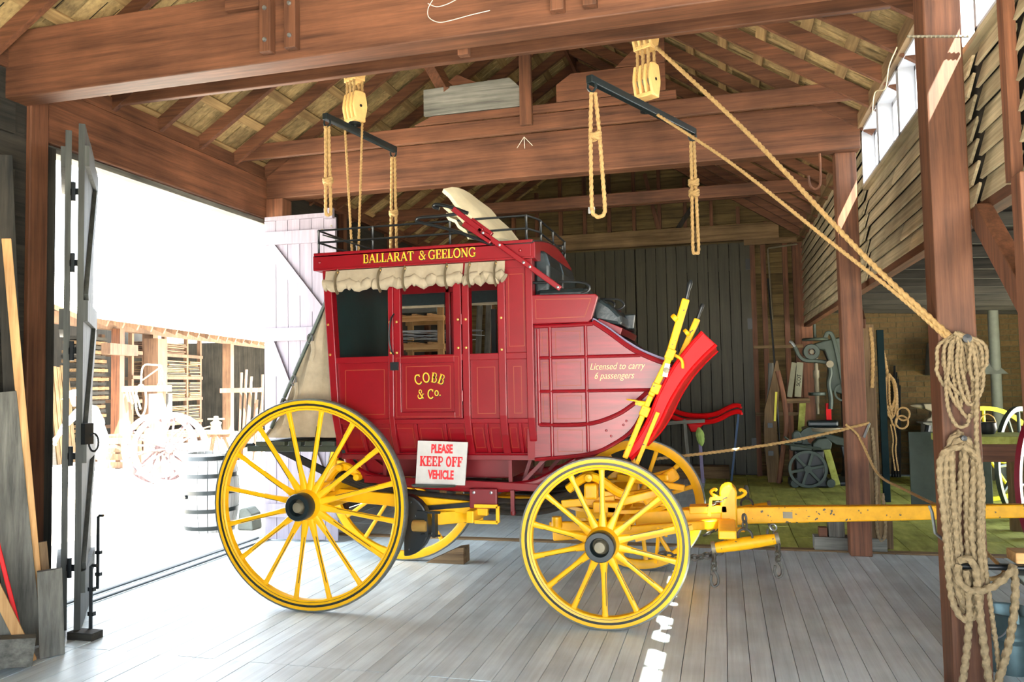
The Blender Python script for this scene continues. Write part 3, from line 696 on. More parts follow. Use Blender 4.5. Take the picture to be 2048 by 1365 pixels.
# rolled-up window curtains
def roll(x0, x1, seed):
    rnd = random.Random(seed); m = MB(); n = 22; top = 2.305
    pts = []; rs = []
    for i in range(n+1):
        t = i/n; pts.append((x0+(x1-x0)*t, 4.995+.006*math.sin(i*1.7+seed), 2.195+.012*math.sin(i*.9+seed)+rnd.uniform(-.004,.004)-.015*math.sin(PI*t)*0)); rs.append(.036+.007*math.sin(i*2.3+seed*2)+rnd.uniform(-.003,.003))
    m.tube(pts, rs, 12, flat=.7)
    vs = []; fs = []
    for i in range(n+1):
        x = x0+(x1-x0)*i/n
        for z, yy in ((top, 5.018), (2.26, 5.005+.005*math.sin(i*1.1+seed)), (2.21, 4.985+.007*math.sin(i*1.9+seed))): vs.append((x, yy, z))
    for i in range(n):
        for j in range(2): fs.append((i*3+j, (i+1)*3+j, (i+1)*3+j+1, i*3+j+1))
    n0 = len(vs); vs += [(p[0], p[1]+.006, p[2]) for p in vs]; fs += [tuple(reversed([k+n0 for k in f])) for f in fs]
    return m.add(vs, fs)
for n, (x0, x1, st) in enumerate(((-2.665,-2.14,(-2.56,-2.24)), (-2.155,-1.655,(-2.06,-1.76)), (-1.64,-1.365,(-1.60,-1.42)))):
    c, c2 = both(lambda m: m.add(*(lambda q: (q.v, q.f))(roll(x0, x1, n+1))), 'curtain_roll', 'canvas', smooth=True)
    for xs in st:
        MB().tube(smooth_path([(xs,5.0,2.30),(xs,4.955,2.25),(xs,4.950,2.19),(xs,4.975,2.15),(xs,5.0,2.155)], 4), .018, 8, flat=.25).build('strap', 'leather_strap', c)
        MB().lathe([(0,.006),(.008,.004),(.009,0)], (xs,4.985,2.285), (0,-1,0), 8).build('button', 'brass', c)
# driver's seat box, front boot
sb = [(-1.2,1.88),(-.825,1.88),(-.80,1.90),(-.755,2.045),(-.775,2.06),(-1.2,2.072)]
both(lambda m: m.prism(sb, 'Y', 5.03, 5.07), 'seat_side', R, bevel=.006)
sbl = [(-1.165,1.915),(-.845,1.915),(-.80,2.03),(-1.165,2.04)]
for a, b in zip(sbl, sbl[1:]+sbl[:1]): MB().bar((a[0],5.029,a[1]),(b[0],5.029,b[1]),.003,.004).build('gold_line', 'gold_line', coach)
MB().box(-1.2,-.83,5.07,6.23,1.9,2.02).build('seat_box', R, coach)
boot = [(-1.2,1.872),(-.83,1.872),(-.78,1.885),(-.70,1.815),(-.625,1.755),(-.55,1.70),(-.47,1.655),(-.40,1.625),(-.333,1.602),(-.318,1.564),(-.40,1.45),(-.479,1.332),(-.52,1.25),(-.561,1.192),(-.62,1.135),(-.689,1.098),(-.77,1.06),(-.851,1.034),(-.97,1.012),(-1.2,.995)]
MB().prism(boot, 'Y', 5.08, 6.22).build('boot', 'boot_red', coach)
def mould(pts, r, name='moulding', mat=R, y=5.076):
    for yy in (y, 2*YC-y): MB().tube(smooth_path([(p[0],yy,p[1]) for p in pts], 4), r, 8).build(name, mat, coach, smooth=True)
mould([(-1.2,1.868),(-.99,1.868),(-.80,1.872)], .014)
mould([(-.80,1.885),(-.70,1.815),(-.55,1.70),(-.40,1.625),(-.32,1.60)], .016)
mould([(-.32,1.585),(-.40,1.45),(-.479,1.332)], .014)
mould([(-.479,1.332),(-.561,1.192),(-.689,1.098),(-.851,1.034),(-1.2,.998)], .013)
mould([(-1.165,1.225),(-1.0,1.222),(-.82,1.232),(-.66,1.285),(-.55,1.355),(-.46,1.43)], .014)
for zz, x1 in ((1.66,-.50),(1.44,-.44)): mould([(-1.16,zz),((-1.16+x1)/2,zz),(x1,zz)], .011)
for xx, z0, z1 in ((-1.165,1.22,1.85),(-1.085,1.02,1.86),(-.85,1.05,1.86)): mould([(xx,z0),(xx,(z0+z1)/2),(xx,z1)], .011)
for x0, x1, z0, z1 in ((-1.14,-1.10,1.26,1.42),(-1.14,-1.10,1.47,1.63),(-1.14,-1.10,1.69,1.83),(-1.05,-.885,1.26,1.41),(-1.05,-.885,1.475,1.63),(-1.05,-.885,1.69,1.83),(-1.05,-.885,1.05,1.19)):
    m = MB()
    for a, b, c, d in ((x0,x1,z0,z0+.003),(x0,x1,z1-.003,z1),(x0,x0+.003,z0,z1),(x1-.003,x1,z0,z1)): m.box(a,b,5.0775,5.081,c,d)
    m.build('gold_line', 'gold_line', coach)
for xx, zz in ((-.62,1.22),(-.60,1.245),(-.70,1.15),(-.73,1.185)): MB().lathe([(0,.006),(.008,.005),(.009,0)], (xx,5.08,zz), (0,-1,0), 8).build('rivet', R, coach)
# leather apron over the boot
ap = [(-.80,1.90),(-.70,1.835),(-.60,1.755),(-.50,1.69),(-.40,1.645),(-.34,1.625)]
MB().prism(ap+[(p[0]-.01, p[1]-.03) for p in reversed(ap)], 'Y', 5.14, 6.16).build('leather_apron', 'black_leather', coach)
MB().prism([(p[0], p[1]+.012) for p in ap]+[(p[0]-.01, p[1]-.02) for p in reversed(ap)], 'Y', 5.10, 5.19).build('apron_edge', 'lilac', coach)
# seats and arm rails
MB().prism([(-1.20,2.06),(-1.10,2.06),(-1.095,2.28),(-1.12,2.375),(-1.16,2.39),(-1.205,2.37)], 'Y', 5.16, 5.62).build('seat_back', 'black_leather', coach, bevel=.03)
MB().prism([(-1.20,2.06),(-1.10,2.06),(-1.095,2.28),(-1.12,2.375),(-1.16,2.39),(-1.205,2.37)], 'Y', 5.635, 6.14).build('seat_back', 'black_leather', coach, bevel=.03)
MB().box(-1.19,-.84,5.14,6.16,2.02,2.12).build('seat_cushion', 'black_leather', coach, bevel=.03)
both(lambda m: m.tube(smooth_path([(-1.215,5.05,2.155),(-1.0,5.04,2.15),(-.87,5.04,2.14),(-.815,5.04,2.115),(-.82,5.04,2.08),(-.865,5.04,2.065)], 6), .0085, 8), 'arm_rail', 'black_iron', smooth=True)
MB().prism([(-.82,1.90),(-.63,1.86),(-.635,1.93),(-.70,2.0),(-.78,2.055),(-.83,2.03)], 'Y', 5.22, 6.08).build('front_cushion', 'black_leather', coach, bevel=.025)
MB().prism([(-.80,1.885),(-.64,1.80),(-.625,1.845),(-.78,1.915)], 'Y', 5.20, 6.10).build('cushion_board', R, coach, bevel=.004)
MB().tube(smooth_path([(-.79,5.36,2.06),(-.70,5.36,2.055),(-.655,5.36,2.045),(-.63,5.36,2.01),(-.66,5.36,1.985),(-.72,5.36,1.99)], 6), .007, 8).build('front_rail', 'black_iron', coach, smooth=True)
MB().prism([(-.67,1.86),(-.60,1.86),(-.585,1.97),(-.66,1.97)], 'Y', 5.62, 5.66).build('front_rail_plate', 'black_leather', coach, bevel=.01)
# foot board
cl = smooth_path([(-.60,0,1.02),(-.50,0,1.13),(-.425,0,1.25),(-.355,0,1.40),(-.265,0,1.545),(-.165,0,1.665),(-.075,0,1.755)], 4)
up = []; dn = []
for i, p in enumerate(cl):
    q = cl[min(i+1, len(cl)-1)]-cl[max(i-1, 0)]; n = V(-q.z, 0, q.x).normalized(); t = i/(len(cl)-1); th = .028+.030*t
    up.append((p.x+n.x*th, p.z+n.z*th)); dn.append((p.x-n.x*th, p.z-n.z*th))
MB().prism(up+dn[::-1], 'Y', 5.10, 6.20).build('foot_board', 'bright_red', coach, bevel=.006)
for pts, y0 in ((up, 5.096),): 
    both(lambda m: m.tube([(p[0], 5.098, p[1]) for p in up], .011, 8), 'foot_board_edge', 'bright_red', smooth=True)
    both(lambda m: m.tube([(p[0], 5.098, p[1]) for p in dn], .011, 8), 'foot_board_edge', 'bright_red', smooth=True)
for i in range(6, len(cl), 4):
    for q in (up[i], dn[i]): MB().lathe([(0,.008),(.007,.006),(.008,0)], (q[0],5.088,q[1]), (0,-1,0), 6).build('rivet', 'bright_red', coach)
# folded canvas hood with red bows on the roof
hood = MB()
for k, (a, b, th) in enumerate((((-1.80,2.80),(-1.46,2.43),.022), ((-1.80,2.69),(-1.56,2.49),.018), ((-1.78,2.63),(-1.62,2.475),.018))):
    n = 7; vs = []; fs = []
    for i in range(n+1):
        for j in range(13):
            t = i/n; y = 5.03+1.24*j/12; x, z = lerp(a, b, t); z += .014*math.sin(j*1.3+k)*math.sin(PI*t)+.01*math.sin(i*2.1+j*.7+k); bu = (.085 if k == 0 else .04)*math.sin(PI*j/12)**.6; x += bu*.66; z += bu*.75
            vs.append((x, y, z))
    for i in range(n):
        for j in range(12): fs.append((i*13+j, i*13+j+1, (i+1)*13+j+1, (i+1)*13+j))
    n0 = len(vs); vs += [(v[0]+th*.55, v[1], v[2]+th) for v in vs]; fs += [tuple(reversed([q+n0 for q in f])) for f in fs]
    bd = [j for j in range(13)]+[i*13+12 for i in range(1, n+1)]+[n*13+j for j in range(11, -1, -1)]+[i*13 for i in range(n-1, 0, -1)]
    for p, q in zip(bd, bd[1:]+bd[:1]): fs.append((p, q, q+n0, p+n0))
    hood.add(vs, fs)
hd = hood.build('folded_hood', 'cream_canvas', coach, smooth=True)
for a, b in (((-1.70,2.665),(-1.50,2.50)), ((-1.63,2.56),(-1.44,2.425)), ((-1.53,2.515),(-.985,2.095))):
    both(lambda m: m.bar((a[0],4.968,a[1]),(b[0],4.968,b[1]),.03,.035), 'hood_bow', R, bevel=.005)
both(lambda m: m.bar((-1.58,4.985,2.585),(-1.44,4.985,2.475),.03,.035), 'hood_bow', R, bevel=.005)
for p in ((-1.49,2.487),(-1.38,2.40),(-1.22,2.275),(-1.18,2.245),(-1.0,2.105)): MB().lathe([(0,.012),(.009,.009),(.010,0)], (p[0],4.953,p[1]), (0,-1,0), 8).build('rivet', 'steel', coach)
both(lambda m: m.tube(smooth_path([(-1.44,4.975,2.41),(-1.70,4.975,2.52),(-1.93,4.975,2.59),(-1.965,4.975,2.605),(-1.94,4.975,2.625),(-1.80,4.975,2.625),(-1.60,4.975,2.635)], 5), .011, 8), 'hood_iron', 'black_iron', smooth=True)
both(lambda m: m.tube(smooth_path([(-1.60,4.975,2.63),(-1.72,4.975,2.68),(-1.82,4.975,2.705),(-1.84,4.975,2.69),(-1.80,4.975,2.675)], 5), .012, 8), 'hood_iron', 'black_iron', smooth=True)
# rear luggage boot under canvas
def tarp():
    n, mm = 14, 14; prof = [(-2.69,2.10),(-2.80,1.93),(-2.90,1.72),(-2.99,1.50),(-3.09,1.28),(-3.20,1.14)]
    P = smooth_path([(a,0,b) for a, b in prof], 3); vs = []; fs = []
    for i, p in enumerate(P):
        for j in range(mm+1):
            y = 5.10+1.10*j/mm; vs.append((p.x-.012*math.sin(j*1.9+i*.5), y, p.z+.008*math.sin(j*2.7+i)))
    c = mm+1
    for i in range(len(P)-1):
        for j in range(mm): fs.append((i*c+j, i*c+j+1, (i+1)*c+j+1, (i+1)*c+j))
    m = MB().add(vs, fs)
    for yb, s in ((5.10, 1), (6.20, -1)):          # rippled cheeks
        vs = []; fs = []; k = 9
        for i, p in enumerate(P):
            t = i/(len(P)-1); xe = -2.70+.06*t
            for j in range(k+1):
                u = j/k; vs.append((p.x+(xe-p.x)*u, yb+s*(.035*math.sin(PI*u)*math.sin(6*u+3*t+1)*t+.012*math.sin(11*u+2*t)), p.z-.0*u))
        for i in range(len(P)-1):
            for j in range(k): fs.append((i*(k+1)+j, i*(k+1)+j+1, (i+1)*(k+1)+j+1, (i+1)*(k+1)+j))
        m.add(vs, fs)
    return m
tb = tarp().build('luggage_cover', 'canvas', coach, smooth=True)
MB().tube([(-2.70,5.085,2.10),(-2.92,5.085,1.66),(-3.14,5.085,1.21)], .014, 8).build('cover_rod', 'green_iron', tb, smooth=True)
for p in ((-2.82,1.87),(-2.95,1.58),(-3.03,1.42)):
    MB().tube([(p[0]+.02*math.cos(a), 5.07, p[1]-.03+.035*math.sin(a)) for a in [k*PI/6 for k in range(12)]], .006, 6, closed=True).build('tie_ring', 'steel', tb)
    MB().tube(smooth_path([(p[0]+.02,5.065,p[1]-.05),(p[0]+.035,5.05,p[1]-.12),(p[0]+.01,5.06,p[1]-.19)], 4), .014, 6, flat=.3).build('tie_strap', 'canvas', tb)
for k in range(5): MB().box(-3.25+k*.13,-3.15+k*.13,5.06,6.24,1.085,1.115).build('rack_slat', 'green_iron', coach, bevel=.004)
both(lambda m: m.box(-3.34,-2.62,5.09,5.13,1.04,1.083), 'rack_bearer', 'green_iron', bevel=.005)
both(lambda m: m.lathe([(.0,0),(.018,.004),(.018,.10),(.012,.11)], (-3.40,5.11,1.085), (1,0,0), 8), 'rack_end', 'black_iron')
both(lambda m: m.bar((-3.2,5.3,1.04),(-2.65,5.3,.80),.03,.05), 'rack_stay', 'black_iron')
# lower red carriage beams, straps, sub-boxes
both(lambda m: m.tube(smooth_path([(-2.61,5.21,1.0),(-2.56,5.20,.93),(-2.405,5.19,.852),(-2.069,5.18,.818),(-1.638,5.18,.797),(-1.29,5.18,.815),(-1.12,5.19,.877),(-.95,5.2,.976)], 5), .034, 8, flat=.7), 'rocker_beam', R, smooth=True)
both(lambda m: m.bar((-2.45,5.165,.847),(-1.20,5.165,.805),.03,.05), 'step_rail', R, bevel=.004)
for dz, r in ((.0,.022), (-.035,.022), (-.07,.022)):
    both(lambda m: m.tube(smooth_path([(-2.66,5.22,.86+dz*.3),(-2.43,5.22,.805+dz*.6),(-2.2,5.22,.76+dz),(-1.834,5.22,.725+dz),(-1.34,5.22,.70+dz),(-1.10,5.22,.735+dz),(-.965,5.22,.785+dz*.7),(-.82,5.22,.865+dz*.3)], 5), r, 8, flat=2.2), 'thoroughbrace', 'thoroughbrace', smooth=True)
both(lambda m: m.box(-1.662,-1.472,5.10,5.13,.668,.80), 'iron_plate', 'coach_red_dark', bevel=.006)
for xx in (-1.63,-1.51): MB().lathe([(0,.008),(.010,.006),(.011,0)], (xx,5.10,.775), (0,-1,0), 8).build('bolt', 'steel', coach)
both(lambda m: m.bar((-1.37,5.13,.79),(-1.37,5.13,.645),.026,.026).lathe([(0,-.02),(.016,-.012),(.018,0),(.016,.012),(0,.02)], (-1.37,5.13,.64), (0,0,1), 8), 'iron_drop', 'coach_red_dark', smooth=True)
MB().box(-2.50,-1.43,5.32,5.98,.845,.985).build('under_box', 'coach_red_dark', coach, bevel=.008)
for a, b in (((-1.40,5.2,.99),(-1.40,5.2,.83)), ((-1.16,5.2,.99),(-1.33,5.2,.82)), ((-1.30,5.4,.99),(-1.36,5.4,.82)), ((-2.50,5.2,.99),(-2.44,5.2,.86)), ((-2.31,5.2,.99),(-2.31,5.2,.85))):
    both(lambda m: m.bar(a, b, .024, .024), 'body_iron', 'coach_red_dark')
MB().prism([(-2.56,.98),(-2.46,.85),(-2.30,.90),(-2.42,.98)], 'Y', 5.24, 5.28).build('body_iron', R, coach)
st = MB(); st.lathe([(0,-.008),(.10,-.008),(.105,0),(.10,.006),(0,.006)], (0,0,0), (0,0,1), 20).xf(Matrix.Translation((-1.87,4.985,.834)) @ Matrix.Diagonal((1.5,.75,1,1))); st.build('step_tread', 'green_iron', coach, smooth=True)
MB().tube(smooth_path([(-1.87,5.03,.83),(-1.87,5.09,.815),(-1.87,5.16,.83)], 4), .012, 6).build('step_iron', 'black_iron', coach)
# rear axle and bolsters
Yl = 'coach_yellow'
MB().box(-2.78,-2.66,4.98,6.32,.655,.765).build('rear_axle', Yl, coach, bevel=.008)
MB().box(-2.80,-2.64,5.08,6.22,.765,.83).build('rear_bolster', Yl, coach, bevel=.008)
both(lambda m: m.bar((-2.72,5.17,.74),(-1.55,5.17,.655),.05,.085), 'rear_reach', Yl, bevel=.006)
both(lambda m: m.tube(smooth_path([(-2.76,5.18,.80),(-2.69,5.18,.90),(-2.62,5.18,.93),(-2.56,5.18,.91),(-2.5,5.18,.865)], 4), [.03]*17, 8), 'jack_iron', Yl, smooth=True)
for xx, zz in ((-2.63,.925),(-2.50,.86)): both(lambda m: m.lathe([(0,.02),(.022,.016),(.026,0),(.026,-.05)], (xx,5.14,zz), (0,-1,0), 10), 'jack_bolt', Yl, smooth=True)
MB().box(-2.66,-.70,5.61,5.69,.60,.68).build('perch', Yl, coach, bevel=.008)
MB().bar((-1.62,5.12,.695),(-2.0,5.12,.66),.03,.03).build('brake_rod', 'black_iron', coach)
MB().bar((-1.64,5.30,.60),(-1.99,5.02,.60),.07,.085).build('brake_arm', Yl, coach, bevel=.006)
MB().box(-1.67,-1.62,5.05,6.25,.58,.66).build('brake_beam', Yl, coach, bevel=.006)
m = MB()
for a, b in (((-1.62,5.08,.69),(-1.46,5.08,.69)), ((-1.46,5.08,.69),(-1.46,5.08,.585)), ((-1.46,5.08,.585),(-1.62,5.08,.585))): m.bar(a, b, .022, .022)
m.build('brake_stirrup', Yl, coach)
# brake block behind the near rear wheel
bb = [(-2.09,.36)]+[(-2.09+.185*math.sin(a), .565-.205*math.cos(a)) for a in [PI*k/14 for k in range(1,14)]]+[(-2.09,.77)]
both(lambda m: m.prism(bb, 'Y', 4.98, 5.06), 'brake_block', 'black_iron', bevel=.012)
for xx, zz in ((-2.03,.72),(-2.0,.63),(-2.0,.54),(-2.05,.41)): MB().lathe([(0,.010),(.009,.008),(.010,0)], (xx,4.98,zz), (0,-1,0), 8).build('bolt', 'black_iron', coach)
both(lambda m: m.lathe([(0,0),(.038,.002),(.04,.01),(.04,.10),(.034,.105),(0,.105)], (-2.01,4.96,.57), (1,0,0), 14), 'brake_spool', 'brass', smooth=True)
both(lambda m: m.box(-1.92,-1.90,4.94,5.0,.50,.66).box(-1.87,-1.85,4.94,5.0,.50,.66).bar((-1.98,4.96,.66),(-1.82,4.96,.66),.02,.014).bar((-1.96,4.96,.51),(-1.82,4.96,.51),.012,.012), 'brake_clamp', 'black_iron')
# front gear
MB().box(-.80,-.69,4.98,6.32,.465,.57).build('front_axle', Yl, coach, bevel=.008)
MB().box(-.83,-.66,5.08,6.22,.66,.73).build('front_bolster', Yl, coach, bevel=.008)
MB().lathe([(.30,-.012),(.36,-.012),(.36,.012),(.30,.012)], (-.75,5.65,.635), (0,0,1), 36, closed=True).build('fifth_wheel', Yl, coach, smooth=True)
both(lambda m: m.bar((-1.13,5.16,.555),(-.60,5.16,.575),.05,.06), 'front_hound', Yl, bevel=.008)
both(lambda m: m.bar((-1.12,5.20,.485),(.02,5.58,.535),.05,.06), 'front_hound', Yl, bevel=.008)
both(lambda m: m.lathe([(.0,-.02),(.034,-.018),(.036,-.006),(.032,.05),(.0,.052)], (-1.075,5.12,.575), (0,0,1), 12), 'hound_cap', Yl, smooth=True)
both(lambda m: m.lathe([(0,.02),(.024,.016),(.028,0),(.028,-.06)], (-.855,5.10,.88), (0,-1,0), 12), 'jack_bolt', Yl, smooth=True)
both(lambda m: m.tube(smooth_path([(-1.0,5.14,.80),(-.92,5.14,.86),(-.855,5.14,.885),(-.78,5.14,.86),(-.68,5.14,.79),(-.58,5.14,.755)], 4), .030, 8), 'jack_iron', Yl, smooth=True)
both(lambda m: m.box(-.885,-.80,5.07,5.16,.745,.845), 'block', Yl, bevel=.014)
both(lambda m: m.box(-.745,-.675,5.08,5.18,.635,.71), 'block', Yl, bevel=.012)
both(lambda m: m.bar((-.64,5.10,.735),(-.40,5.10,.80),.05,.05).bar((-.64,5.18,.76),(-.42,5.3,.78),.035,.045), 'front_iron', Yl, bevel=.008)
both(lambda m: m.bar((-.50,5.13,.72),(-.36,5.13,.80),.09,.10), 'stamped_block', 'worn_yellow', bevel=.016)
both(lambda m: m.bar((-.80,5.2,.77),(-.30,5.25,.70),.04,.045), 'front_iron', Yl, bevel=.006)
both(lambda m: m.bar((-1.05,5.18,.70),(-.70,5.18,.735),.04,.05), 'front_iron', Yl, bevel=.006)
both(lambda m: m.bar((-.58,5.2,.48),(-.22,5.25,.56),.03,.03).bar((-.45,5.2,.33),(-.43,5.25,.55),.018,.018), 'front_iron', Yl)
# brake and foot levers
def lever(base, top, y, r):
    P = [lerp((base[0], y, base[1]), (top[0], y, top[1]), t) for t in (0, .35, .7, 1)]
    return P
m = MB().bar((-.605,4.98,1.02),(-.435,4.98,1.405),.030,.034).bar((-.435,4.98,1.405),(-.315,4.98,1.64),.032,.040).bar((-.325,4.98,1.62),(-.205,4.98,1.995),.034,.046)
lv = m.build('brake_lever', 'worn_yellow', coach, bevel=.007)
MB().lathe([(.010,0),(.013,.02),(.011,.05),(.016,.085),(.017,.105),(.010,.122),(0,.126)], (-.205,4.98,1.992), (.26,0,.97), 10).build('grip', 'black_iron', lv, smooth=True)
MB().lathe([(0,-.016),(.026,-.014),(.03,0),(.026,.014),(0,.016)], (-.275,4.98,1.88), (.25,0,.2), 12).build('finger_catch', 'worn_yellow', lv, smooth=True)
for p in ((-.405,1.45),(-.475,1.31),(-.31,1.66)): MB().bar((p[0]-.012,4.98,p[1]-.03),(p[0]+.014,4.98,p[1]+.03),.045,.055).build('collar', 'worn_yellow', lv, bevel=.006)
MB().lathe([(0,.01),(.018,.008),(.02,0)], (-.335,4.958,1.56), (0,-1,0), 8).build('pivot_bolt', 'dull_metal', lv)
MB().bar((-.345,4.96,1.52),(-.325,4.96,1.60),.01,.03).build('worn_patch', 'steel', lv)
m = MB().bar((-.575,5.22,1.02),(-.36,5.2,1.42),.028,.034).bar((-.37,5.2,1.40),(-.145,5.17,1.885),.030,.038)
lv2 = m.build('foot_lever', 'worn_yellow', coach, bevel=.007)
MB().lathe([(.009,0),(.011,.02),(.010,.04),(.014,.075),(.014,.09),(.009,.103),(0,.106)], (-.147,5.17,1.882), (.36,0,.93), 10).build('grip', 'black_iron', lv2, smooth=True)
MB().lathe([(0,-.014),(.024,-.012),(.028,0),(.024,.012),(0,.014)], (-.215,5.16,1.80), (.25,0,.2), 12).build('finger_catch', 'worn_yellow', lv2, smooth=True)
MB().tube(smooth_path([(-.33,5.0,1.66),(-.28,5.05,1.65),(-.245,5.06,1.62),(-.24,5.06,1.57)], 4), .010, 8).build('lever_link', 'worn_yellow', lv2, smooth=True)
m = MB().lathe([(0,-.006),(.06,-.004),(.062,.004),(0,.008)], (0,0,0), (0,0,1), 16).xf(Matrix.Translation((-.525,4.975,1.375)) @ Matrix.Rotation(.17, 4, 'Y') @ Matrix.Diagonal((1.0,.6,1,1)))
pd = m.build('pedal', 'worn_yellow', coach, smooth=True); MB().bar((-.53,4.98,1.365),(-.45,4.98,1.345),.02,.028).build('pedal_arm', 'worn_yellow', pd)
MB().bar((-.40,5.06,1.30),(-.575,5.06,.90),.022,.026).build('lever_rod', 'worn_yellow', lv2, bevel=.004)
# wheels
def wheel(cx, cz, Rr, ns, yrim, out, ph, label):
    """near wheel: out=-1, hub towards the camera; felloe, tyre, spokes, hub"""
    ax = (0, out, 0); o = (cx, yrim, cz); fd = .066
    m = MB().lathe([(Rr-.012-fd,-.020),(Rr-.012-fd+.008,-.026),(Rr-.012,-.026),(Rr-.012,.026),(Rr-.012-fd+.008,.026),(Rr-.012-fd,.020)], o, ax, 72, closed=True)
    w = m.build('wheel', Yl, coach, smooth=True, label=label)
    MB().lathe([(Rr-.012,-.029),(Rr-.003,-.029),(Rr,-.024),(Rr,.024),(Rr-.003,.029),(Rr-.012,.029)], o, ax, 72, closed=True).build('tyre', 'tyre_iron', w, smooth=True)
    MB().lathe([(Rr-.048,.0255),(Rr-.033,.0255),(Rr-.033,.0275),(Rr-.048,.0275)], o, ax, 72, closed=True).build('stripe', 'stripe_black', w)
    MB().lathe([(Rr-.0655,.0255),(Rr-.063,.0255),(Rr-.063,.0270),(Rr-.0655,.0270)], o, ax, 72, closed=True).build('pin_line', 'stripe_black', w)
    A = V(*ax)
    for k in range(ns):
        a = ph+2*PI*k/ns; d = V(math.cos(a), 0, math.sin(a)); t = V(-math.sin(a), 0, math.cos(a))
        O = V(*o); r0, r1 = .085, Rr-.072
        pts = []; rs = []
        for u, rr in ((0,.030),(.05,.029),(.14,.024),(.28,.018),(.45,.016),(.7,.0165),(.93,.018),(1,.021)):
            pts.append(O+d*(r0+(r1-r0)*u)+A*(.012*(1-u))); rs.append(rr)
        sm = MB()
        sm.tube(pts, rs, 8, flat=.8)
        sm.slot(1)
        for s in (-1, 1):
            p0 = O+d*(r0+(r1-r0)*.24)+A*(.022)+t*(s*.0125); p1 = O+d*(r0+(r1-r0)*(.80))+A*.0155+t*(s*.0115)
            if s > 0: sm.bar(p0, p1, .003, .004, up=A)
        sm.build('spoke', [Yl, 'stripe_black'], w, smooth=True)
    hb = MB().lathe([(.05,-.14),(.075,-.13),(.085,-.07),(.100,-.03),(.104,0),(.102,.035),(.092,.06),(.090,.075)], o, ax, 28).build('hub', Yl, w, smooth=True)
    MB().lathe([(.1045,.012),(.1052,.014),(.1052,.020),(.1045,.022)], o, ax, 28).build('hub_line', 'stripe_black', hb)
    MB().lathe([(.084,.072),(.090,.078),(.090,.150),(.085,.157),(.058,.157),(.052,.145),(.05,.10)], o, ax, 28).build('hub_band', 'blue_iron', hb, smooth=True)
    MB().lathe([(.050,.10),(.040,.11),(.036,.150),(.031,.158),(0,.160)], o, ax, 20).build('axle_cap', 'dull_metal', hb, smooth=True)
    return w
h16 = PI/16
wheel(-2.72, .71, .71, 16, 4.865, -1, h16+.04, 'large yellow near-side rear wheel')
wheel(-.735, .52, .52, 14, 4.865, -1, PI/2, 'smaller yellow near-side front wheel')
wheel(-2.70, .71, .71, 16, 6.435, 1, h16, 'yellow far-side rear wheel')
wheel(-.68, .52, .52, 14, 6.435, 1, PI/2+.1, 'yellow far-side front wheel')
# pole, bracket, swingletrees
MB().bar((-.62,YC,.535),(.12,YC,.578),.10,.115,w2=.09,h2=.115).build('pole_socket', Yl, coach, bevel=.008)
MB().bar((.10,YC,.580),(3.2,YC,.70),.085,.112,w2=.06,h2=.055).build('pole', 'worn_yellow', coach, bevel=.008)
MB().bar((-.25,YC-.01,.612),(.0,YC-.01,.625),.13,.05).build('pole_cap', Yl, coach, bevel=.006)
br = MB().box(-.045,.062,YC-.075,YC+.075,.49,.73).lathe([(.058,-.075),(.058,.075)], (.0085,YC,.73), (0,1,0), 16).build('evener', Yl, coach, bevel=.01)
MB().bar((-.12,YC-.07,.58),(-.105,YC-.07,.70),.02,.022).bar((-.11,YC-.07,.695),(-.03,YC-.07,.70),.02,.022).build('evener_stay', Yl, br)
MB().bar((-.14,YC-.09,.495),(.11,YC-.09,.495),.05,.022).build('evener_foot', Yl, br, bevel=.004)
MB().box(-.06,.05,5.15,6.15,.505,.56).build('evener_bar', Yl, coach, bevel=.008)
for x0, s in ((-.045,-1),(.062,1)):
    MB().tube(smooth_path([(x0,YC-.05,.70),(x0+s*.035,YC-.05,.71),(x0+s*.06,YC-.05,.735),(x0+s*.035,YC-.05,.755),(x0+s*.02,YC-.05,.745)], 5), .011, 8).build('hook', Yl, br, smooth=True)
MB().box(.355,.415,YC-.048,YC-.041,.570,.612).build('pole_plate', 'dull_metal', coach)
def ring(mb, c, r, t, nrm, n=14):
    nv = V(*nrm).normalized(); u = nv.orthogonal().normalized(); w = nv.cross(u)
    return mb.tube([V(*c)+u*(r*math.cos(2*PI*k/n))+w*(r*math.sin(2*PI*k/n)) for k in range(n)], t, 6, closed=True)
def chain(p, q, n, r=.016, t=.0045, sag=0.0):
    m = MB()
    for k in range(n):
        c = V(*lerp(p, q, (k+.5)/n)); u = (k+.5)/n; c.z -= sag*4*u*(1-u)
        d = (V(*q)-V(*p)).normalized(); e = d.orthogonal().normalized(); e = e if k % 2 else d.cross(e)
        L = (V(*q)-V(*p)).length/n*.62
        pts = [c+d*(L*math.cos(a))+e*(r*.62*math.sin(a)) for a in [2*PI*j/12 for j in range(12)]]
        m.tube(pts, t, 5, closed=True)
    return m
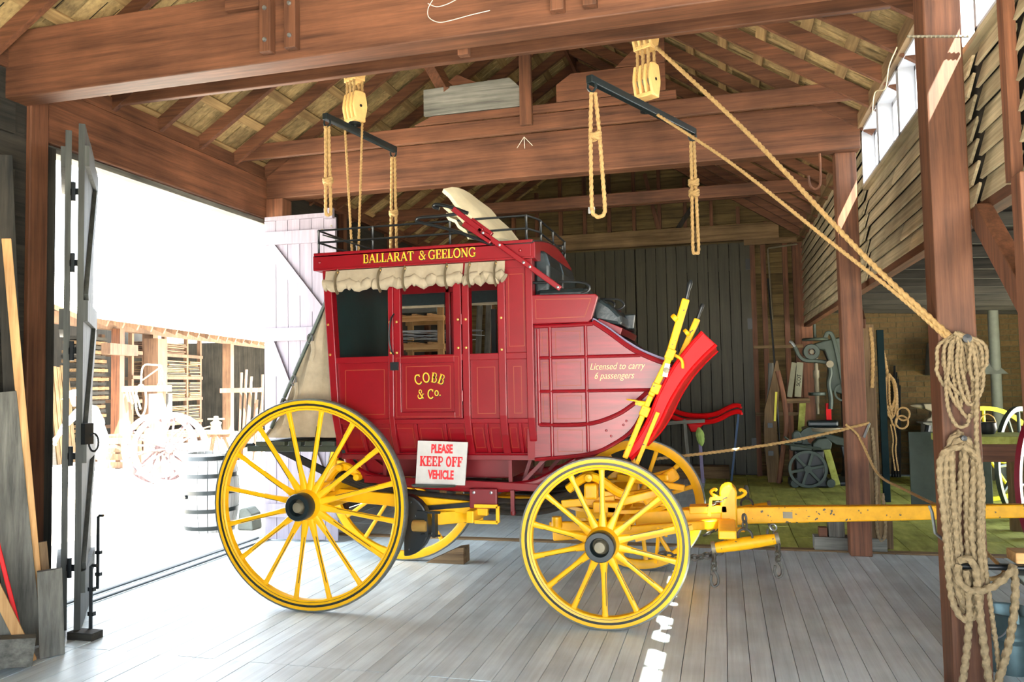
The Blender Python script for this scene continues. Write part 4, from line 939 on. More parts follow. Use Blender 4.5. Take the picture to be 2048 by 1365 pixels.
def swingle(yc, x0, x1, z0, z1):
    P = [lerp((x0,yc-.02,z0), (x1,yc+.02,z1), t) for t in (0,.1,.3,.5,.7,.9,1)]
    s = MB().tube(P, [.030,.035,.038,.040,.038,.035,.030], 12).build('swingletree', 'worn_yellow', coach, smooth=True)
    for p, t in ((P[0],-1), (P[-1],1)):
        MB().lathe([(.041,-.012),(.043,0),(.041,.012)], p, (1,0,.18), 14).build('ferrule', 'dull_metal', s, smooth=True)
        m = ring(MB(), (p[0],p[1],p[2]-.045), .035, .009, (1,.2,0)); m.build('ring', 'chain_iron', s, smooth=True)
        m = chain((p[0],p[1],p[2]-.08),(p[0],p[1],p[2]-.14), 2, .026, .0075); m.build('chain', 'chain_iron', s, smooth=True)
        MB().tube(smooth_path([(p[0],p[1],p[2]-.14),(p[0]+.02,p[1],p[2]-.175),(p[0]+.018,p[1],p[2]-.22),(p[0]-.008,p[1],p[2]-.235),(p[0]-.022,p[1],p[2]-.205),(p[0]-.018,p[1],p[2]-.165)], 4), .0085, 6).build('trace_hook', 'chain_iron', s, smooth=True)
    c = P[3]
    ring(MB(), (c[0],c[1],c[2]+.045), .045, .008, (.3,1,0)).build('ring', 'chain_iron', s, smooth=True)
    chain((c[0],c[1],c[2]+.09),(c[0],c[1]+.03,c[2]+.17), 2, .026, .008).build('shackle', 'chain_iron', s, smooth=True)
swingle(5.20, -.09, .293, .445, .508); swingle(6.15, -.02, .30, .50, .56)
chain((-.42,5.12,.42),(.0,5.3,.43), 11, .030, .0085, .05).build('chain', 'chain_iron', coach, smooth=True)
chain((-.16,5.50,.46),(-.02,5.55,.52), 6, .014, .004).build('chain', 'chain_iron', coach, smooth=True)
chain((-.13,5.58,.64),(.0,5.58,.70), 5, .014, .004).build('chain', 'chain_iron', coach, smooth=True)
MB().tube(smooth_path([(-.02,5.56,.49),(-.02,5.56,.45),(.0,5.56,.40),(-.03,5.56,.38),(-.04,5.56,.41)], 4), .006, 6).build('trace_hook', 'chain_iron', coach, smooth=True)
ring(MB(), (.29,5.60,.51), .022, .005, (.3,1,.2)).build('ring', 'steel', coach, smooth=True)
# ---------------------------------------------------------------- lettering
def arc(cx, cz, rx, rz, a0, a1, n=14): return [(cx+rx*math.cos(math.radians(a0+(a1-a0)*k/n)), cz+rz*math.sin(math.radians(a0+(a1-a0)*k/n))) for k in range(n+1)]
T1, T2, SF = .155, .065, .05
def srf(x0, x1, z): return ([(x0, z), (x1, z)], SF)
GL = {
 'B': (.66, [([(.15,0),(.15,1)],T1), srf(0,.3,.03), srf(0,.3,.97), ([(.15,.97),(.36,.97)]+arc(.38,.755,.17,.215,90,-90)+[(.15,.54)],.085), ([(.15,.54),(.38,.54)]+arc(.40,.285,.20,.255,90,-90)+[(.15,.03)],.095)]),
 'A': (.78, [([(.06,0),(.38,1)],T2), ([(.36,1),(.70,0)],T1), ([(.18,.33),(.58,.33)],T2), srf(-.05,.18,.03), srf(.56,.83,.03)]),
 'L': (.58, [([(.15,0),(.15,1)],T1), srf(0,.3,.97), ([(0,.035),(.54,.035)],.07), ([(.52,.02),(.55,.27)],T2)]),
 'R': (.74, [([(.15,0),(.15,1)],T1), srf(0,.3,.03), srf(0,.3,.97), ([(.15,.97),(.38,.97)]+arc(.40,.74,.18,.23,90,-90)+[(.15,.51)],.09), ([(.38,.5),(.66,.02)],T1), srf(.58,.78,.03)]),
 'T': (.68, [([(.34,0),(.34,1)],T1), srf(.18,.50,.03), ([(0,.965),(.68,.965)],.07), ([(.03,.98),(.0,.74)],T2), ([(.65,.98),(.68,.74)],T2)]),
 'G': (.80, [(arc(.42,.5,.36,.48,45,330,26),.11), ([(.66,.02),(.66,.42)],T1), srf(.50,.80,.42), ([(.70,.98),(.68,.72)],T2)]),
 'E': (.62, [([(.15,0),(.15,1)],T1), ([(0,.965),(.56,.965)],.07), ([(0,.035),(.58,.035)],.07), ([(.15,.51),(.42,.51)],T2), ([(.55,.98),(.57,.74)],T2), ([(.57,.02),(.60,.28)],T2), ([(.42,.40),(.42,.62)],T2)]),
 'O': (.82, [(arc(.41,.5,.35,.47,0,360,30),.12)]),
 'N': (.80, [([(.12,0),(.12,1)],T2), ([(.10,.98),(.68,.02)],T1), ([(.68,0),(.68,1)],T2), srf(0,.24,.03), srf(0,.2,.97), srf(.55,.80,.97)]),
 'C': (.74, [(arc(.42,.5,.36,.48,42,318,26),.12), ([(.69,.98),(.67,.70)],T2)]),
 '&': (.86, [(arc(.36,.76,.17,.20,-40,220,16),.085), ([(.24,.66),(.74,.03)],.13), (arc(.32,.27,.26,.25,140,340,18),.10), ([(.55,.18),(.72,.50)],.07), srf(.60,.86,.50)]),
 'o': (.56, [(arc(.28,.30,.21,.27,0,360,24),.10)]), '.': (.22, [([(.06,.07),(.18,.07)],.13)]), ' ': (.40, []),
 'K': (.84, [([(.17,0),(.17,1)],.25), ([(.0,.07),(.36,.07)],.14), ([(.0,.93),(.36,.93)],.14), ([(.28,.46),(.68,.95)],.12), ([(.34,.58),(.68,.05)],.24), ([(.50,.07),(.88,.07)],.14), ([(.50,.93),(.84,.93)],.14)]),
 'k': None,
}
SLAB = {
 'K': GL['K'],
 'E': (.74, [([(.17,0),(.17,1)],.25), ([(0,.93),(.68,.93)],.14), ([(0,.07),(.70,.07)],.14), ([(.17,.5),(.50,.5)],.12), ([(.62,1),(.62,.68)],.13), ([(.64,0),(.64,.32)],.13), ([(.48,.36),(.48,.64)],.1)]),
 'P': (.76, [([(.17,0),(.17,1)],.25), ([(0,.07),(.38,.07)],.14), ([(0,.93),(.40,.93)]+arc(.42,.69,.18,.24,90,-90)+[(.17,.45)],.14)]),
 'O': (.78, [(arc(.38,.5,.27,.43,0,360,26),.2)]),
 'F': (.70, [([(.17,0),(.17,1)],.25), ([(0,.93),(.64,.93)],.14), ([(0,.07),(.38,.07)],.14), ([(.17,.5),(.48,.5)],.12), ([(.60,1),(.60,.66)],.13), ([(.47,.36),(.47,.64)],.1)]),
 ' ': (.34, []),
}
def ribbon(mb, pts, w, P, t):
    n = len(pts); closed = n > 2 and abs(pts[0][0]-pts[-1][0])+abs(pts[0][1]-pts[-1][1]) < 1e-6
    L, Rr = [], []
    for i in range(n):
        a = pts[i-1] if i else (pts[-2] if closed else pts[0]); b = pts[i+1] if i < n-1 else (pts[1] if closed else pts[-1])
        dx, dz = b[0]-a[0], b[1]-a[1]; l = math.hypot(dx, dz) or 1
        nx, nz = -dz/l*w/2, dx/l*w/2; L.append((pts[i][0]+nx, pts[i][1]+nz)); Rr.append((pts[i][0]-nx, pts[i][1]-nz))
    for i in range(n-1):
        q = [L[i], L[i+1], Rr[i+1], Rr[i]]
        mb.add([P(c[0], c[1], 0) for c in q]+[P(c[0], c[1], t) for c in q], cf)
def serif_text(mb, s, x, z, h, y, font=GL, track=.10, arcr=None, xs=1.0, t=.0012):
    """raised sign-writing on a plane of constant y; ARCR bends the line over an arch of that radius"""
    total = sum(font[c][0]+track for c in s)-track; cur = -total/2
    for c in s:
        gw, strokes = font[c]; mid = (cur+gw/2)*h*xs
        if arcr: th = mid/arcr; ox, oz = x+arcr*math.sin(th), z+arcr*(math.cos(th)-1)
        else: th = 0; ox, oz = x+mid, z
        def P(u, v, d, th=th, ox=ox, oz=oz, gw=gw):
            a, b = (u-gw/2)*h*xs, v*h; return (ox+a*math.cos(th)+b*math.sin(th), y-d, oz-a*math.sin(th)+b*math.cos(th))
        for pts, w in strokes: ribbon(mb, pts, w, P, t)
        cur += gw+track
    return mb
def lettering(name, parent, mat, *args, shade=None, **kw):
    if shade:
        a = list(args); a[1] += .0045; a[2] -= .0045; a[4] += .0006; serif_text(MB(), *a, **kw).build(name+'_shade', shade, parent)
    return serif_text(MB(), *args, **kw).build(name, mat, parent)
for wd, xc in (('BALLARAT', -2.185), ('&', -1.935), ('GEELONG', -1.725)): lettering('route_lettering', coach, 'gold', wd, xc, 2.342, .062, 4.9985, shade='stripe_black', track=.075, xs=.98)
lettering('name_lettering', da, 'gold', 'COBB', -1.915, 1.515, .066, 5.0490, shade='stripe_black', arcr=.22, track=.10, xs=.92)
lettering('name_lettering', da, 'gold', '& C', -1.945, 1.405, .062, 5.0490, shade='stripe_black', track=.02, xs=.9)
lettering('name_lettering', da, 'gold', 'o.', -1.858, 1.422, .062, 5.0490, shade='stripe_black', track=.04, xs=.9)
def font_text(name, s, x, z, size, y, mat, parent, shear=0.0, xs=1.0, off=0.0, ext=.0008):
    cu = bpy.data.curves.new('lettering', 'FONT'); cu.body = s; cu.size = size; cu.align_x = 'CENTER'; cu.shear = shear; cu.offset = off; cu.extrude = ext; cu.resolution_u = 3
    ob = bpy.data.objects.new('lettering_tmp', cu); COL.objects.link(ob)
    me = bpy.data.meshes.new_from_object(ob.evaluated_get(bpy.context.evaluated_depsgraph_get()))
    bpy.data.objects.remove(ob); bpy.data.curves.remove(cu)
    for v in me.vertices: a, b, c = v.co; v.co = (x+a*xs, y-c, z+b)
    me.materials.clear(); me.materials.append(MATS[mat]); me.name = name
    o = bpy.data.objects.new(name, me); COL.objects.link(o); attach(o, parent); return o
font_text('licence_lettering', 'Licensed to carry', -.655, 1.575, .062, 5.0790, 'gold_pale', coach, shear=.35, xs=.80, off=-.0006)
font_text('licence_lettering', '6 passengers', -.675, 1.515, .062, 5.0790, 'gold_pale', coach, shear=.35, xs=.80, off=-.0006)
# the notice standing on the step
sg = thing('notice_board', 'white notice reading PLEASE KEEP OFF VEHICLE on the coach step', 'sign', (-1.83, 4.985, .842))
q = [(-2.0,4.985,.842),(-1.655,4.985,.836),(-1.64,5.015,1.115),(-1.99,5.015,1.125)]
MB().add([V(*p)+V(0,0,0) for p in q]+[V(*p)+V(0,.012,0) for p in q], cf).build('board', 'sign_white', sg)
SM = Matrix.Translation((-1.822, 4.9835, .842)) @ Matrix.Rotation(-.105, 4, 'X') @ Matrix.Rotation(.015, 4, 'Y')
def on_sign(o): o.data.transform(SM)
for s, z, size, xs in (('PLEASE', .205, .078, .62), ('VEHICLE', .035, .078, .60)):
    on_sign(font_text('notice_lettering', s, 0, z, size, 0, 'sign_red', sg, xs=xs, off=.0035))
for wd, xc in (('KEEP', -.068), ('OFF', .090)): on_sign(serif_text(MB(), wd, xc, .115, .066, 0, font=SLAB, track=.05, xs=.78).build('notice_lettering', 'sign_red', sg))
# wedge under the far rear wheel
wc = thing('wheel_chock', 'dark wooden wedge chocking the far rear wheel', 'chock', (-2.28, 6.43, 0))
MB().prism([(-2.47,0),(-2.13,0),(-2.13,.135),(-2.20,.125)], 'Y', 6.36, 6.52).build('wedge', 'brown_timber_X', wc, bevel=.004)
# ================================================================ HOISTS AND ROPES
def block(parent, c, ang, h=.22, name='pulley_block'):
    """four-cheek wooden block, sheaves between the cheeks; ANG turns it about the vertical"""
    M = Matrix.Translation(V(*c)) @ Matrix.Rotation(ang, 4, 'Z')
    out = [(0,-h/2),(.042,-h/2+.012),(.062,-.03),(.066,0),(.062,.04),(.046,h/2-.008),(0,h/2)]
    poly = out+[(-a, b) for a, b in reversed(out[1:-1])]
    root = None
    for k, yy in enumerate((-.066,-.022,.022,.066)):
        m = MB().prism(poly, 'Y', yy-.011, yy+.011).xf(M)
        o = m.build('cheek', 'block_wood', parent, bevel=.007)
    for yy in (-.044, 0, .044): MB().lathe([(.0,-.009),(.048,-.009),(.040,0),(.048,.009),(.0,.009)], (0,yy,0), (0,1,0), 18).xf(M).build('sheave', 'dull_metal', parent, smooth=True)
    MB().prism([(-.05,-h/2),(.05,-h/2),(.05,-h/2+.03),(-.05,-h/2+.03)], 'Y', -.072, .072).xf(M).build('bridge', 'block_wood', parent, bevel=.006)
    MB().lathe([(.012,-.08),(.012,.08)], (0,0,0), (0,1,0), 8).xf(M).build('axle_pin', 'black_iron', parent)
def hoist(label, near, far, z0, bx, by, ang, anchor_z, low):
    t = thing('rope_hoist', label, 'hoist', (bx, by, z0))
    n, f = V(near[0], near[1], z0), V(far[0], far[1], z0)
    MB().bar(n, f, .045, .05).build('spreader_bar', 'blue_iron', t, bevel=.006)
    for p in (n, f):
        d = (f-n).normalized(); q = p+d*(.03 if p is n else -.03)
        MB().tube(smooth_path([(q.x-.022,q.y,z0-.02),(q.x-.024,q.y,z0-.05),(q.x,q.y,z0-.075),(q.x+.024,q.y,z0-.05),(q.x+.022,q.y,z0-.02)], 4), .008, 6).build('shackle', 'blue_iron', t, smooth=True)
    block(t, (bx, by, z0+low), ang, .24); block(t, (bx, by, anchor_z), ang)
    M = Matrix.Translation((bx, by, 0)) @ Matrix.Rotation(ang, 4, 'Z')
    for yy in (-.044, 0, .044):
        for xx in (-.04, .04):
            m = MB(); rope(m, [M @ V(xx, yy, z0+low), M @ V(xx*.95, yy, anchor_z)], .0105); m.build('fall_rope', 'rope', t, smooth=True)
    MB().tube([(bx,by,z0+.10),(bx,by,z0+.02)], .012, 8).build('swivel', 'black_iron', t)
    MB().lathe([(0,-.012),(.05,-.012),(.05,.012),(0,.012)], (bx,by,z0+.045), (0,0,1), 12).build('becket', 'black_iron', t)
    MB().tube([(bx,by,anchor_z+.10),(bx,by,4.02)], .014, 8).build('hanger_hook', 'black_iron', t)
    return t
h1 = hoist('rope hoist with pulley blocks and dark spreader bar above the coach rear', (-2.79,5.25), (-2.635,6.2), 3.50, -2.715, 5.60, -2.05, 3.985, .17)
h2 = hoist('rope hoist with pulley blocks and dark spreader bar above the driver seat', (-.735,4.74), (-.152,6.02), 3.35, -.455, 5.56, -2.05, 3.93, .25)
def strop(label, top, bottom, w, knots=()):
    t = thing('rope_strop', label, 'rope', bottom, 'rope strops hanging from the hoist bars')
    m = MB(); rope_loop(m, top, bottom, w, .0115, .35); m.build('strop_loop', 'rope', t, smooth=True)
    for z in knots:
        u = (top[2]-z)/(top[2]-bottom[2]); c = V(*lerp(top, bottom, u)); k = MB()
        for q in range(3): k.tube([c+V(.03*math.cos(a), .024*math.sin(a), .012*(q-1)+.008*math.sin(2*a+q)) for a in [2*PI*j/14 for j in range(14)]], .0125, 7, closed=True)
        k.build('knot', 'rope', t, smooth=True)
strop('knotted rope strop hanging at the rear left of the coach roof', (-2.785,5.28,3.43), (-2.78,5.28,2.765), .035, (3.02,))
strop('knotted rope strop dangling onto the coach roof', (-2.64,6.17,3.43), (-2.645,6.17,2.54), .045, (2.95,))
strop('rope strop with one knot hanging left of the driver seat', (-.715,4.77,3.27), (-.70,4.77,2.50), .075, (3.0,))
strop('rope strop with two knots hanging right of the driver seat', (-.165,5.99,3.27), (-.165,5.99,2.43), .04, (2.96,2.88))
for lab, a, b in (('thin hauling rope running down behind the coach roof rail, left one', (-2.79,5.58,3.52), (-2.60,5.3,2.46)), ('thin hauling rope running down behind the coach roof rail, right one', (-2.66,5.62,3.58), (-2.56,5.32,2.46))):
    m = MB(); rope(m, [a, lerp(a, b, .5), b], .0085); solo(m, 'hauling_rope', 'rope', lab, 'rope', smooth=True)
# the two ropes from the right hoist to the near post
m = MB(); rope(m, smooth_path([(-.37,5.42,3.78),(.2,5.03,3.0),(.72,4.42,2.13),(1.03,4.10,1.68)], 10), .0125); solo(m, 'hauling_rope', 'rope', 'taut upper rope from the pulley down to the near post', 'rope', smooth=True)
m = MB(); rope(m, smooth_path([(-.41,5.50,3.36),(.10,5.10,2.84),(.60,4.55,2.21),(.85,4.28,1.90),(1.02,4.10,1.665)], 10), .0095); solo(m, 'hauling_rope', 'rope', 'slacker lower rope from the pulley down to the near post', 'rope', smooth=True)
# coils on the near post
pc = thing('rope_coil', 'thin rope coil hung on a peg of the near red post', 'rope coil', (1.05, 4.09, 1.28))
MB().lathe([(.014,-.02),(.014,.07),(.02,.075),(.02,.09),(0,.092)], (1.085,4.13,1.665), (0,-1,0), 10).build('peg', 'black_iron', pc, smooth=True)
rnd = random.Random(5)
for k in range(8):
    cx = 1.02+.014*k+rnd.uniform(-.012,.012); w = rnd.uniform(.035,.062); b = rnd.uniform(1.30,1.48); y = 4.105-.007*k
    top = (1.055+rnd.uniform(-.02,.02), y, 1.688+rnd.uniform(-.01,.012))
    pts = [top, (cx-w*.8,y-.01,1.64), (cx-w,y-.012,1.55), (cx-w*rnd.uniform(.5,1.1),y-.012,b+.07), (cx+rnd.uniform(-.02,.02),y-.014,b), (cx+w*rnd.uniform(.6,1.1),y-.012,b+.07), (cx+w,y-.012,1.55), (cx+w*.75,y-.01,1.64), top]
    m = MB(); rope(m, smooth_path(pts, 7), .0078); m.build('rope_turn', 'rope_grey', pc, smooth=True)
m = MB(); rope(m, smooth_path([(1.0,4.08,1.52),(.992,4.06,1.42),(1.0,4.06,1.33),(1.03,4.06,1.265),(1.07,4.06,1.27),(1.085,4.06,1.32)], 7), .0078); m.build('rope_tail', 'rope_grey', pc, smooth=True)
m = MB(); rope(m, smooth_path([(1.10,4.05,1.67),(1.115,4.04,1.5),(1.10,4.035,1.2),(1.115,4.03,1.0),(1.105,4.03,.75),(1.12,4.03,.5),(1.14,4.03,.25),(1.15,4.03,.05)], 7), .0095); m.build('rope_tail', 'rope_grey', pc, smooth=True)
pk = thing('rope_coil', 'thick rope coil with long loops tied halfway down the near red post', 'rope coil', (1.04, 4.07, .3))
for k in range(6):
    cx = 1.035+rnd.uniform(-.012,.012); w = .022+.012*k; y = 4.10-.012*(k % 3)-.006*k; b = .36+rnd.uniform(0,.1); tt = 1.235-.012*k
    pts = [(cx+.02,y,tt), (cx-w*.7,y-.005,tt-.03), (cx-w,y-.008,tt-.12), (cx-w*.95+rnd.uniform(-.01,.02),y-.01,.8), (cx-w*.7,y-.01,b+.1), (cx,y-.012,b), (cx+w*.7,y-.01,b+.1), (cx+w*.8+rnd.uniform(-.03,.01),y-.01,.8), (cx+w,y-.008,tt-.12), (cx+w*.75,y-.005,tt-.03), (cx+.02,y,tt)]
    m = MB(); rope(m, smooth_path(pts, 8), .0135, n=10); m.build('rope_turn', 'rope_grey', pk, smooth=True)
MB().lathe([(.013,-.02),(.013,.10),(0,.102)], (1.05,4.13,1.21), (0,-1,0), 8).build('peg', 'black_iron', pk)
gy = 4.03
m = MB(); rope(m, smooth_path([(1.005,gy,.66),(1.035,gy-.02,.675),(1.06,gy-.03,.64),(1.07,gy-.02,.52),(1.075,gy-.02,.40),(1.09,gy-.02,.20),(1.11,gy-.02,.02)], 7), .0155, n=10); m.build('rope_tail', 'rope_grey', pk, smooth=True)
m = MB(); rope(m, smooth_path([(1.0,gy,.64),(.99,gy-.02,.59),(1.02,gy-.035,.545),(1.07,gy-.04,.54),(1.13,gy-.04,.565),(1.19,gy-.04,.62),(1.215,gy-.02,.65)], 7), .0155, n=10); m.build('rope_tail', 'rope_grey', pk, smooth=True)
m = MB(); rope(m, smooth_path([(1.215,gy-.02,.64),(1.215,gy-.03,.55),(1.20,gy-.03,.42),(1.17,gy-.03,.28),(1.12,gy-.03,.12),(1.07,gy-.03,.0)], 7), .0155, n=10); m.build('rope_tail', 'rope_grey', pk, smooth=True)
m = MB(); rope(m, smooth_path([(1.03,gy,.62),(1.035,gy,.45),(1.02,gy,.28),(.99,gy,.10),(.965,gy-.01,.02)], 7), .0145, n=10); m.build('rope_tail', 'rope_grey', pk, smooth=True)
# rope tied to the far post
m = MB(); rope(m, smooth_path([(-.55,6.6,.86),(-.1,6.75,.90),(.45,6.95,.965),(.9,7.15,1.045),(1.05,7.20,1.08),(1.17,7.21,1.11)], 8), .0115); solo(m, 'tether_rope', 'rope', 'rope stretched from the far front wheel to the middle post', 'rope', smooth=True)
tr = thing('tether_rope', 'loose rope drooping across the pole from the middle post', 'rope', (1.2, 7.0, .4))
m = MB(); rope(m, smooth_path([(.98,7.18,1.10),(1.06,7.19,1.03),(1.10,7.17,.95),(1.17,6.9,.72),(1.24,6.3,.68),(1.30,5.72,.665),(1.36,5.55,.66),(1.40,5.4,.55),(1.44,5.1,.46),(1.38,4.7,.47),(1.23,4.40,.50),(1.14,4.30,.56)], 8), .0095); m.build('rope_line', 'rope', tr, smooth=True)
MB().tube([(1.17,7.21,1.11),(1.12,7.2,.99)], .012, 8).build('spliced_end', 'steel', tr, smooth=True)
m = MB()
for q in range(4): m.tube([V(1.13+.03*math.cos(a),4.33,.53+.02*math.sin(a+q)+.014*(q-1.5)) for a in [2*PI*j/12 for j in range(12)]], .011, 6, closed=True)
m.build('knot', 'rope_grey', tr, smooth=True)
MB().tube([(.985,4.22,.72),(.95,4.2,.75),(.94,4.2,.85),(.93,4.2,.88)], .008, 6).build('post_hook', 'steel', tr, smooth=True)
# iron hook on the far beam, rod through the near post
solo(MB().tube(smooth_path([(.864,7.2,3.42),(.864,7.2,3.30),(.860,7.2,3.17),(.845,7.2,3.13),(.815,7.2,3.115),(.785,7.2,3.135),(.772,7.2,3.175),(.765,7.2,3.235)], 6), .010, 8), 'iron_hook', 'red_timber_Z', 'long rusty hook hanging under the far tie beam', 'hook', smooth=True)
m = MB(); rope(m, [(.905,4.10,3.125),(1.17,4.10,3.09)], .006, n=6); solo(m, 'threaded_rod', 'dull_metal', 'threaded iron rod sticking out of the near post by the windows', 'rod', smooth=True)
solo(MB().tube(smooth_path([(1.12,5.35,3.56),(1.10,5.5,3.50),(1.12,5.75,3.44),(1.10,6.0,3.50),(1.13,6.3,3.42),(1.14,6.38,3.40),(1.15,6.3,3.45)], 6), .004, 6), 'hanging_wire', 'cream_canvas', 'thin white wire looping along the window plate', 'wire', smooth=True)
solo(MB().box(-1.563,-1.483,9.765,9.805,3.60,3.679), 'tag_block', 'white_paint', 'tiny white block fixed under the joist before the gable studs', 'block')
# ================================================================ TIMBER LEANING AT THE LEFT
def lean(name, label, p, q, w, t, mat, cat='plank', n=None):
    """a board standing at P and leaning to Q; its wide face looks to the camera"""
    d = (V(*q)-V(*p)).normalized(); c = V(-.72, .70, 0); s = d.cross(c).normalized(); f = s.cross(d).normalized()
    m = MB(); vs = []
    for e in (V(*p), V(*q)):
        for a, b in ((-1,-1),(1,-1),(1,1),(-1,1)): vs.append(e+s*(a*w/2)+f*(b*t/2))
    m.add(vs, [(0,1,2,3),(4,7,6,5),(0,4,5,1),(1,5,6,2),(2,6,7,3),(3,7,4,0)])
    return solo(m, name, mat, label, cat, bevel=.003)
lean('leaning_plank', 'long thin pale lath leaning at the far left', (-3.93,3.90,.02), (-4.13,3.80,2.42), .05, .03, 'pale_timber_Z')
lean('leaning_plank', 'wide grey-green plank leaning behind the sleepers', (-3.95,3.80,.02), (-4.12,3.76,1.50), .17, .03, 'grey_timber_Z')
lean('leaning_plank', 'dark plank standing against the wall at the far left', (-4.2,4.02,.0), (-4.36,3.98,3.0), .10, .04, 'dark_timber_Z')
lean('leaning_plank', 'narrow red-painted strip leaning at the left edge', (-3.75,3.62,.02), (-3.98,3.50,1.12), .022, .02, 'bright_red')
lean('leaning_plank', 'pale board leaning low at the left edge', (-3.72,3.62,.02), (-3.92,3.42,.72), .055, .03, 'pale_timber_Z')
lean('leaning_plank', 'short brown board standing between plank and sleeper', (-3.92,3.93,.0), (-3.985,3.92,.60), .085, .03, 'brown_timber_Z')
lean('leaning_plank', 'broad grey board leaning at the bottom left corner', (-3.80,3.58,.02), (-3.98,3.36,.62), .14, .03, 'grey_timber_Z')
lean('timber_sleeper', 'thick grey sleeper standing on end beside the folded doors', (-3.74,3.78,0), (-3.785,3.80,.475), .125, .09, 'grey_timber_Z', 'sleeper')
lean('timber_sleeper', 'thick grey sleeper lying in the bottom left corner', (-3.66,3.58,.10), (-4.05,3.20,.16), .15, .09, 'grey_timber_X', 'sleeper')
# ================================================================ BACK OF THE BARN
def plankbox(mb, *a): return mb.box(*a)
rk = thing('timber_rack', 'pale timber shelf rack seen through the coach door window', 'rack', (-3.6, 9.4, 0))
for xx in (-3.36,-4.0):
    for yy in (9.15, 9.75): MB().box(xx,xx+.075,yy,yy+.05,0,2.75).build('upright', 'pale_timber_Z', rk, bevel=.003)
for zz in (.6, 1.30, 1.93, 2.28, 2.66):
    for yy in (9.14, 9.76): MB().box(-4.03,-3.27,yy,yy+.04,zz,zz+.065).build('bearer', 'pale_timber_X', rk, bevel=.003)
    for xx in (-3.88,-3.68,-3.48): MB().box(xx,xx+.06,9.12,9.86,zz+.066,zz+.09).build('shelf_slat', 'pale_timber_Y', rk)
rnd = random.Random(3)
for k in range(16):
    a = (-4.25+rnd.uniform(-.05,.1), 9.2+rnd.uniform(0,.5), 2.05+rnd.uniform(0,.16)); b = (-3.0+rnd.uniform(-.25,.1), 9.3+rnd.uniform(0,.4), 2.03+rnd.uniform(0,.14))
    solo(MB().tube([a, b], .006, 6), 'metal_rod', 'steel', 'thin bright metal rod lying on the rack shelf', 'rod', 'rods on the timber rack')
solo(MB().box(-4.0,-3.42,9.3,9.6,2.40,2.62), 'metal_box', 'grey_sheet', 'dull grey metal box on the upper rack shelf', 'box', bevel=.006)
for p, q, lab in (((-3.50,10.95,0),(-3.42,11.15,2.75), 'tall grey board leaning by the back doors, left one'), ((-3.37,10.95,0),(-3.28,11.15,2.75), 'tall grey board leaning by the back doors, right one')):
    solo(MB().bar(p, q, .085, .03, up=(0,1,0)), 'leaning_board', 'grey_timber_Z', lab, 'board', bevel=.003)
cp = thing('cupboard', 'low plain wooden cupboard behind the coach', 'cupboard', (-2.8, 11.6, 0))
MB().box(-3.2,-2.2,11.4,11.8,0,2.05).build('carcass', 'brown_timber_Z', cp, bevel=.005)
for x0, x1 in ((-3.17,-2.72),(-2.70,-2.24)): MB().box(x0,x1,11.37,11.4,.1,1.98).build('cupboard_door', 'brown_timber_Z', cp, bevel=.005)
solo(MB().box(-1.1,.05,12.45,12.75,0,.18), 'timber_baulk', 'brown_timber_X', 'long low timber baulk lying before the dark back doors', 'timber', bevel=.006)
# red shaft fork propped on a trestle
sf = thing('cart_shafts', 'pair of curved bright red cart shafts propped up at the back', 'shafts', (-.3, 12.0, .8))
for yy, dz in ((11.85, -.045), (12.25, .03)):
    pts = [(-1.35,yy,1.33+dz),(-1.0,yy,1.17+dz),(-.72,yy,1.0+dz),(-.45,yy,.93+dz),(-.15,yy,.945+dz),(.08,yy,1.05+dz),(.18,yy,1.075+dz),(.24,yy,1.06+dz)]
    P = smooth_path(pts, 5); MB().tube(P, [.040-.012*abs(i/(len(P)-1)-.45) for i in range(len(P))], 8).build('shaft', 'bright_red', sf, smooth=True)
    MB().lathe([(0,-.02),(.024,-.015),(.026,0),(.024,.015),(0,.02)], (.235,yy,1.045+dz), (0,0,1), 8).build('shaft_tip', 'bright_red', sf, smooth=True)
MB().prism([(-.62,.92),(-.22,.92),(-.30,.84),(-.40,.74),(-.48,.74),(-.52,.84)], 'Y', 11.83, 12.27).build('shaft_bar', 'bright_red', sf, bevel=.02)
tz = thing('trestle', 'grey T-shaped prop standing under the red shafts', 'trestle', (-.55, 11.75, 0))
MB().bar((-.50,11.72,0),(-.555,11.74,.93),.045,.04).build('prop_leg', 'grey_timber_Z', tz, bevel=.004); MB().bar((-.83,11.70,.875),(-.27,11.70,.91),.04,.05).build('prop_head', 'grey_timber_X', tz, bevel=.004)
solo(MB().bar((-.33,11.95,0),(-.36,11.95,.76),.05,.07,w2=.045,h2=.045), 'prop_post', 'lilac', 'pale lilac post standing under the red shafts', 'post', bevel=.006)
m = MB(); m.tube(smooth_path([(-.36,11.84,.80),(-.35,11.80,.72),(-.34,11.82,.64),(-.325,11.85,.54)], 4), [.02,.03,.045,.055,.06,.062,.06,.055,.058,.05,.045,.03,.01], 9); solo(m, 'green_rag', 'green_rag', 'crumpled green rag tied under the red shafts', 'rag', smooth=True)
solo(MB().bar((.07,12.2,0),(.21,12.2,1.03),.03,.03), 'prop_pole', 'blue_pole', 'slanted dark blue pole propping the red shaft tip', 'pole', bevel=.003)
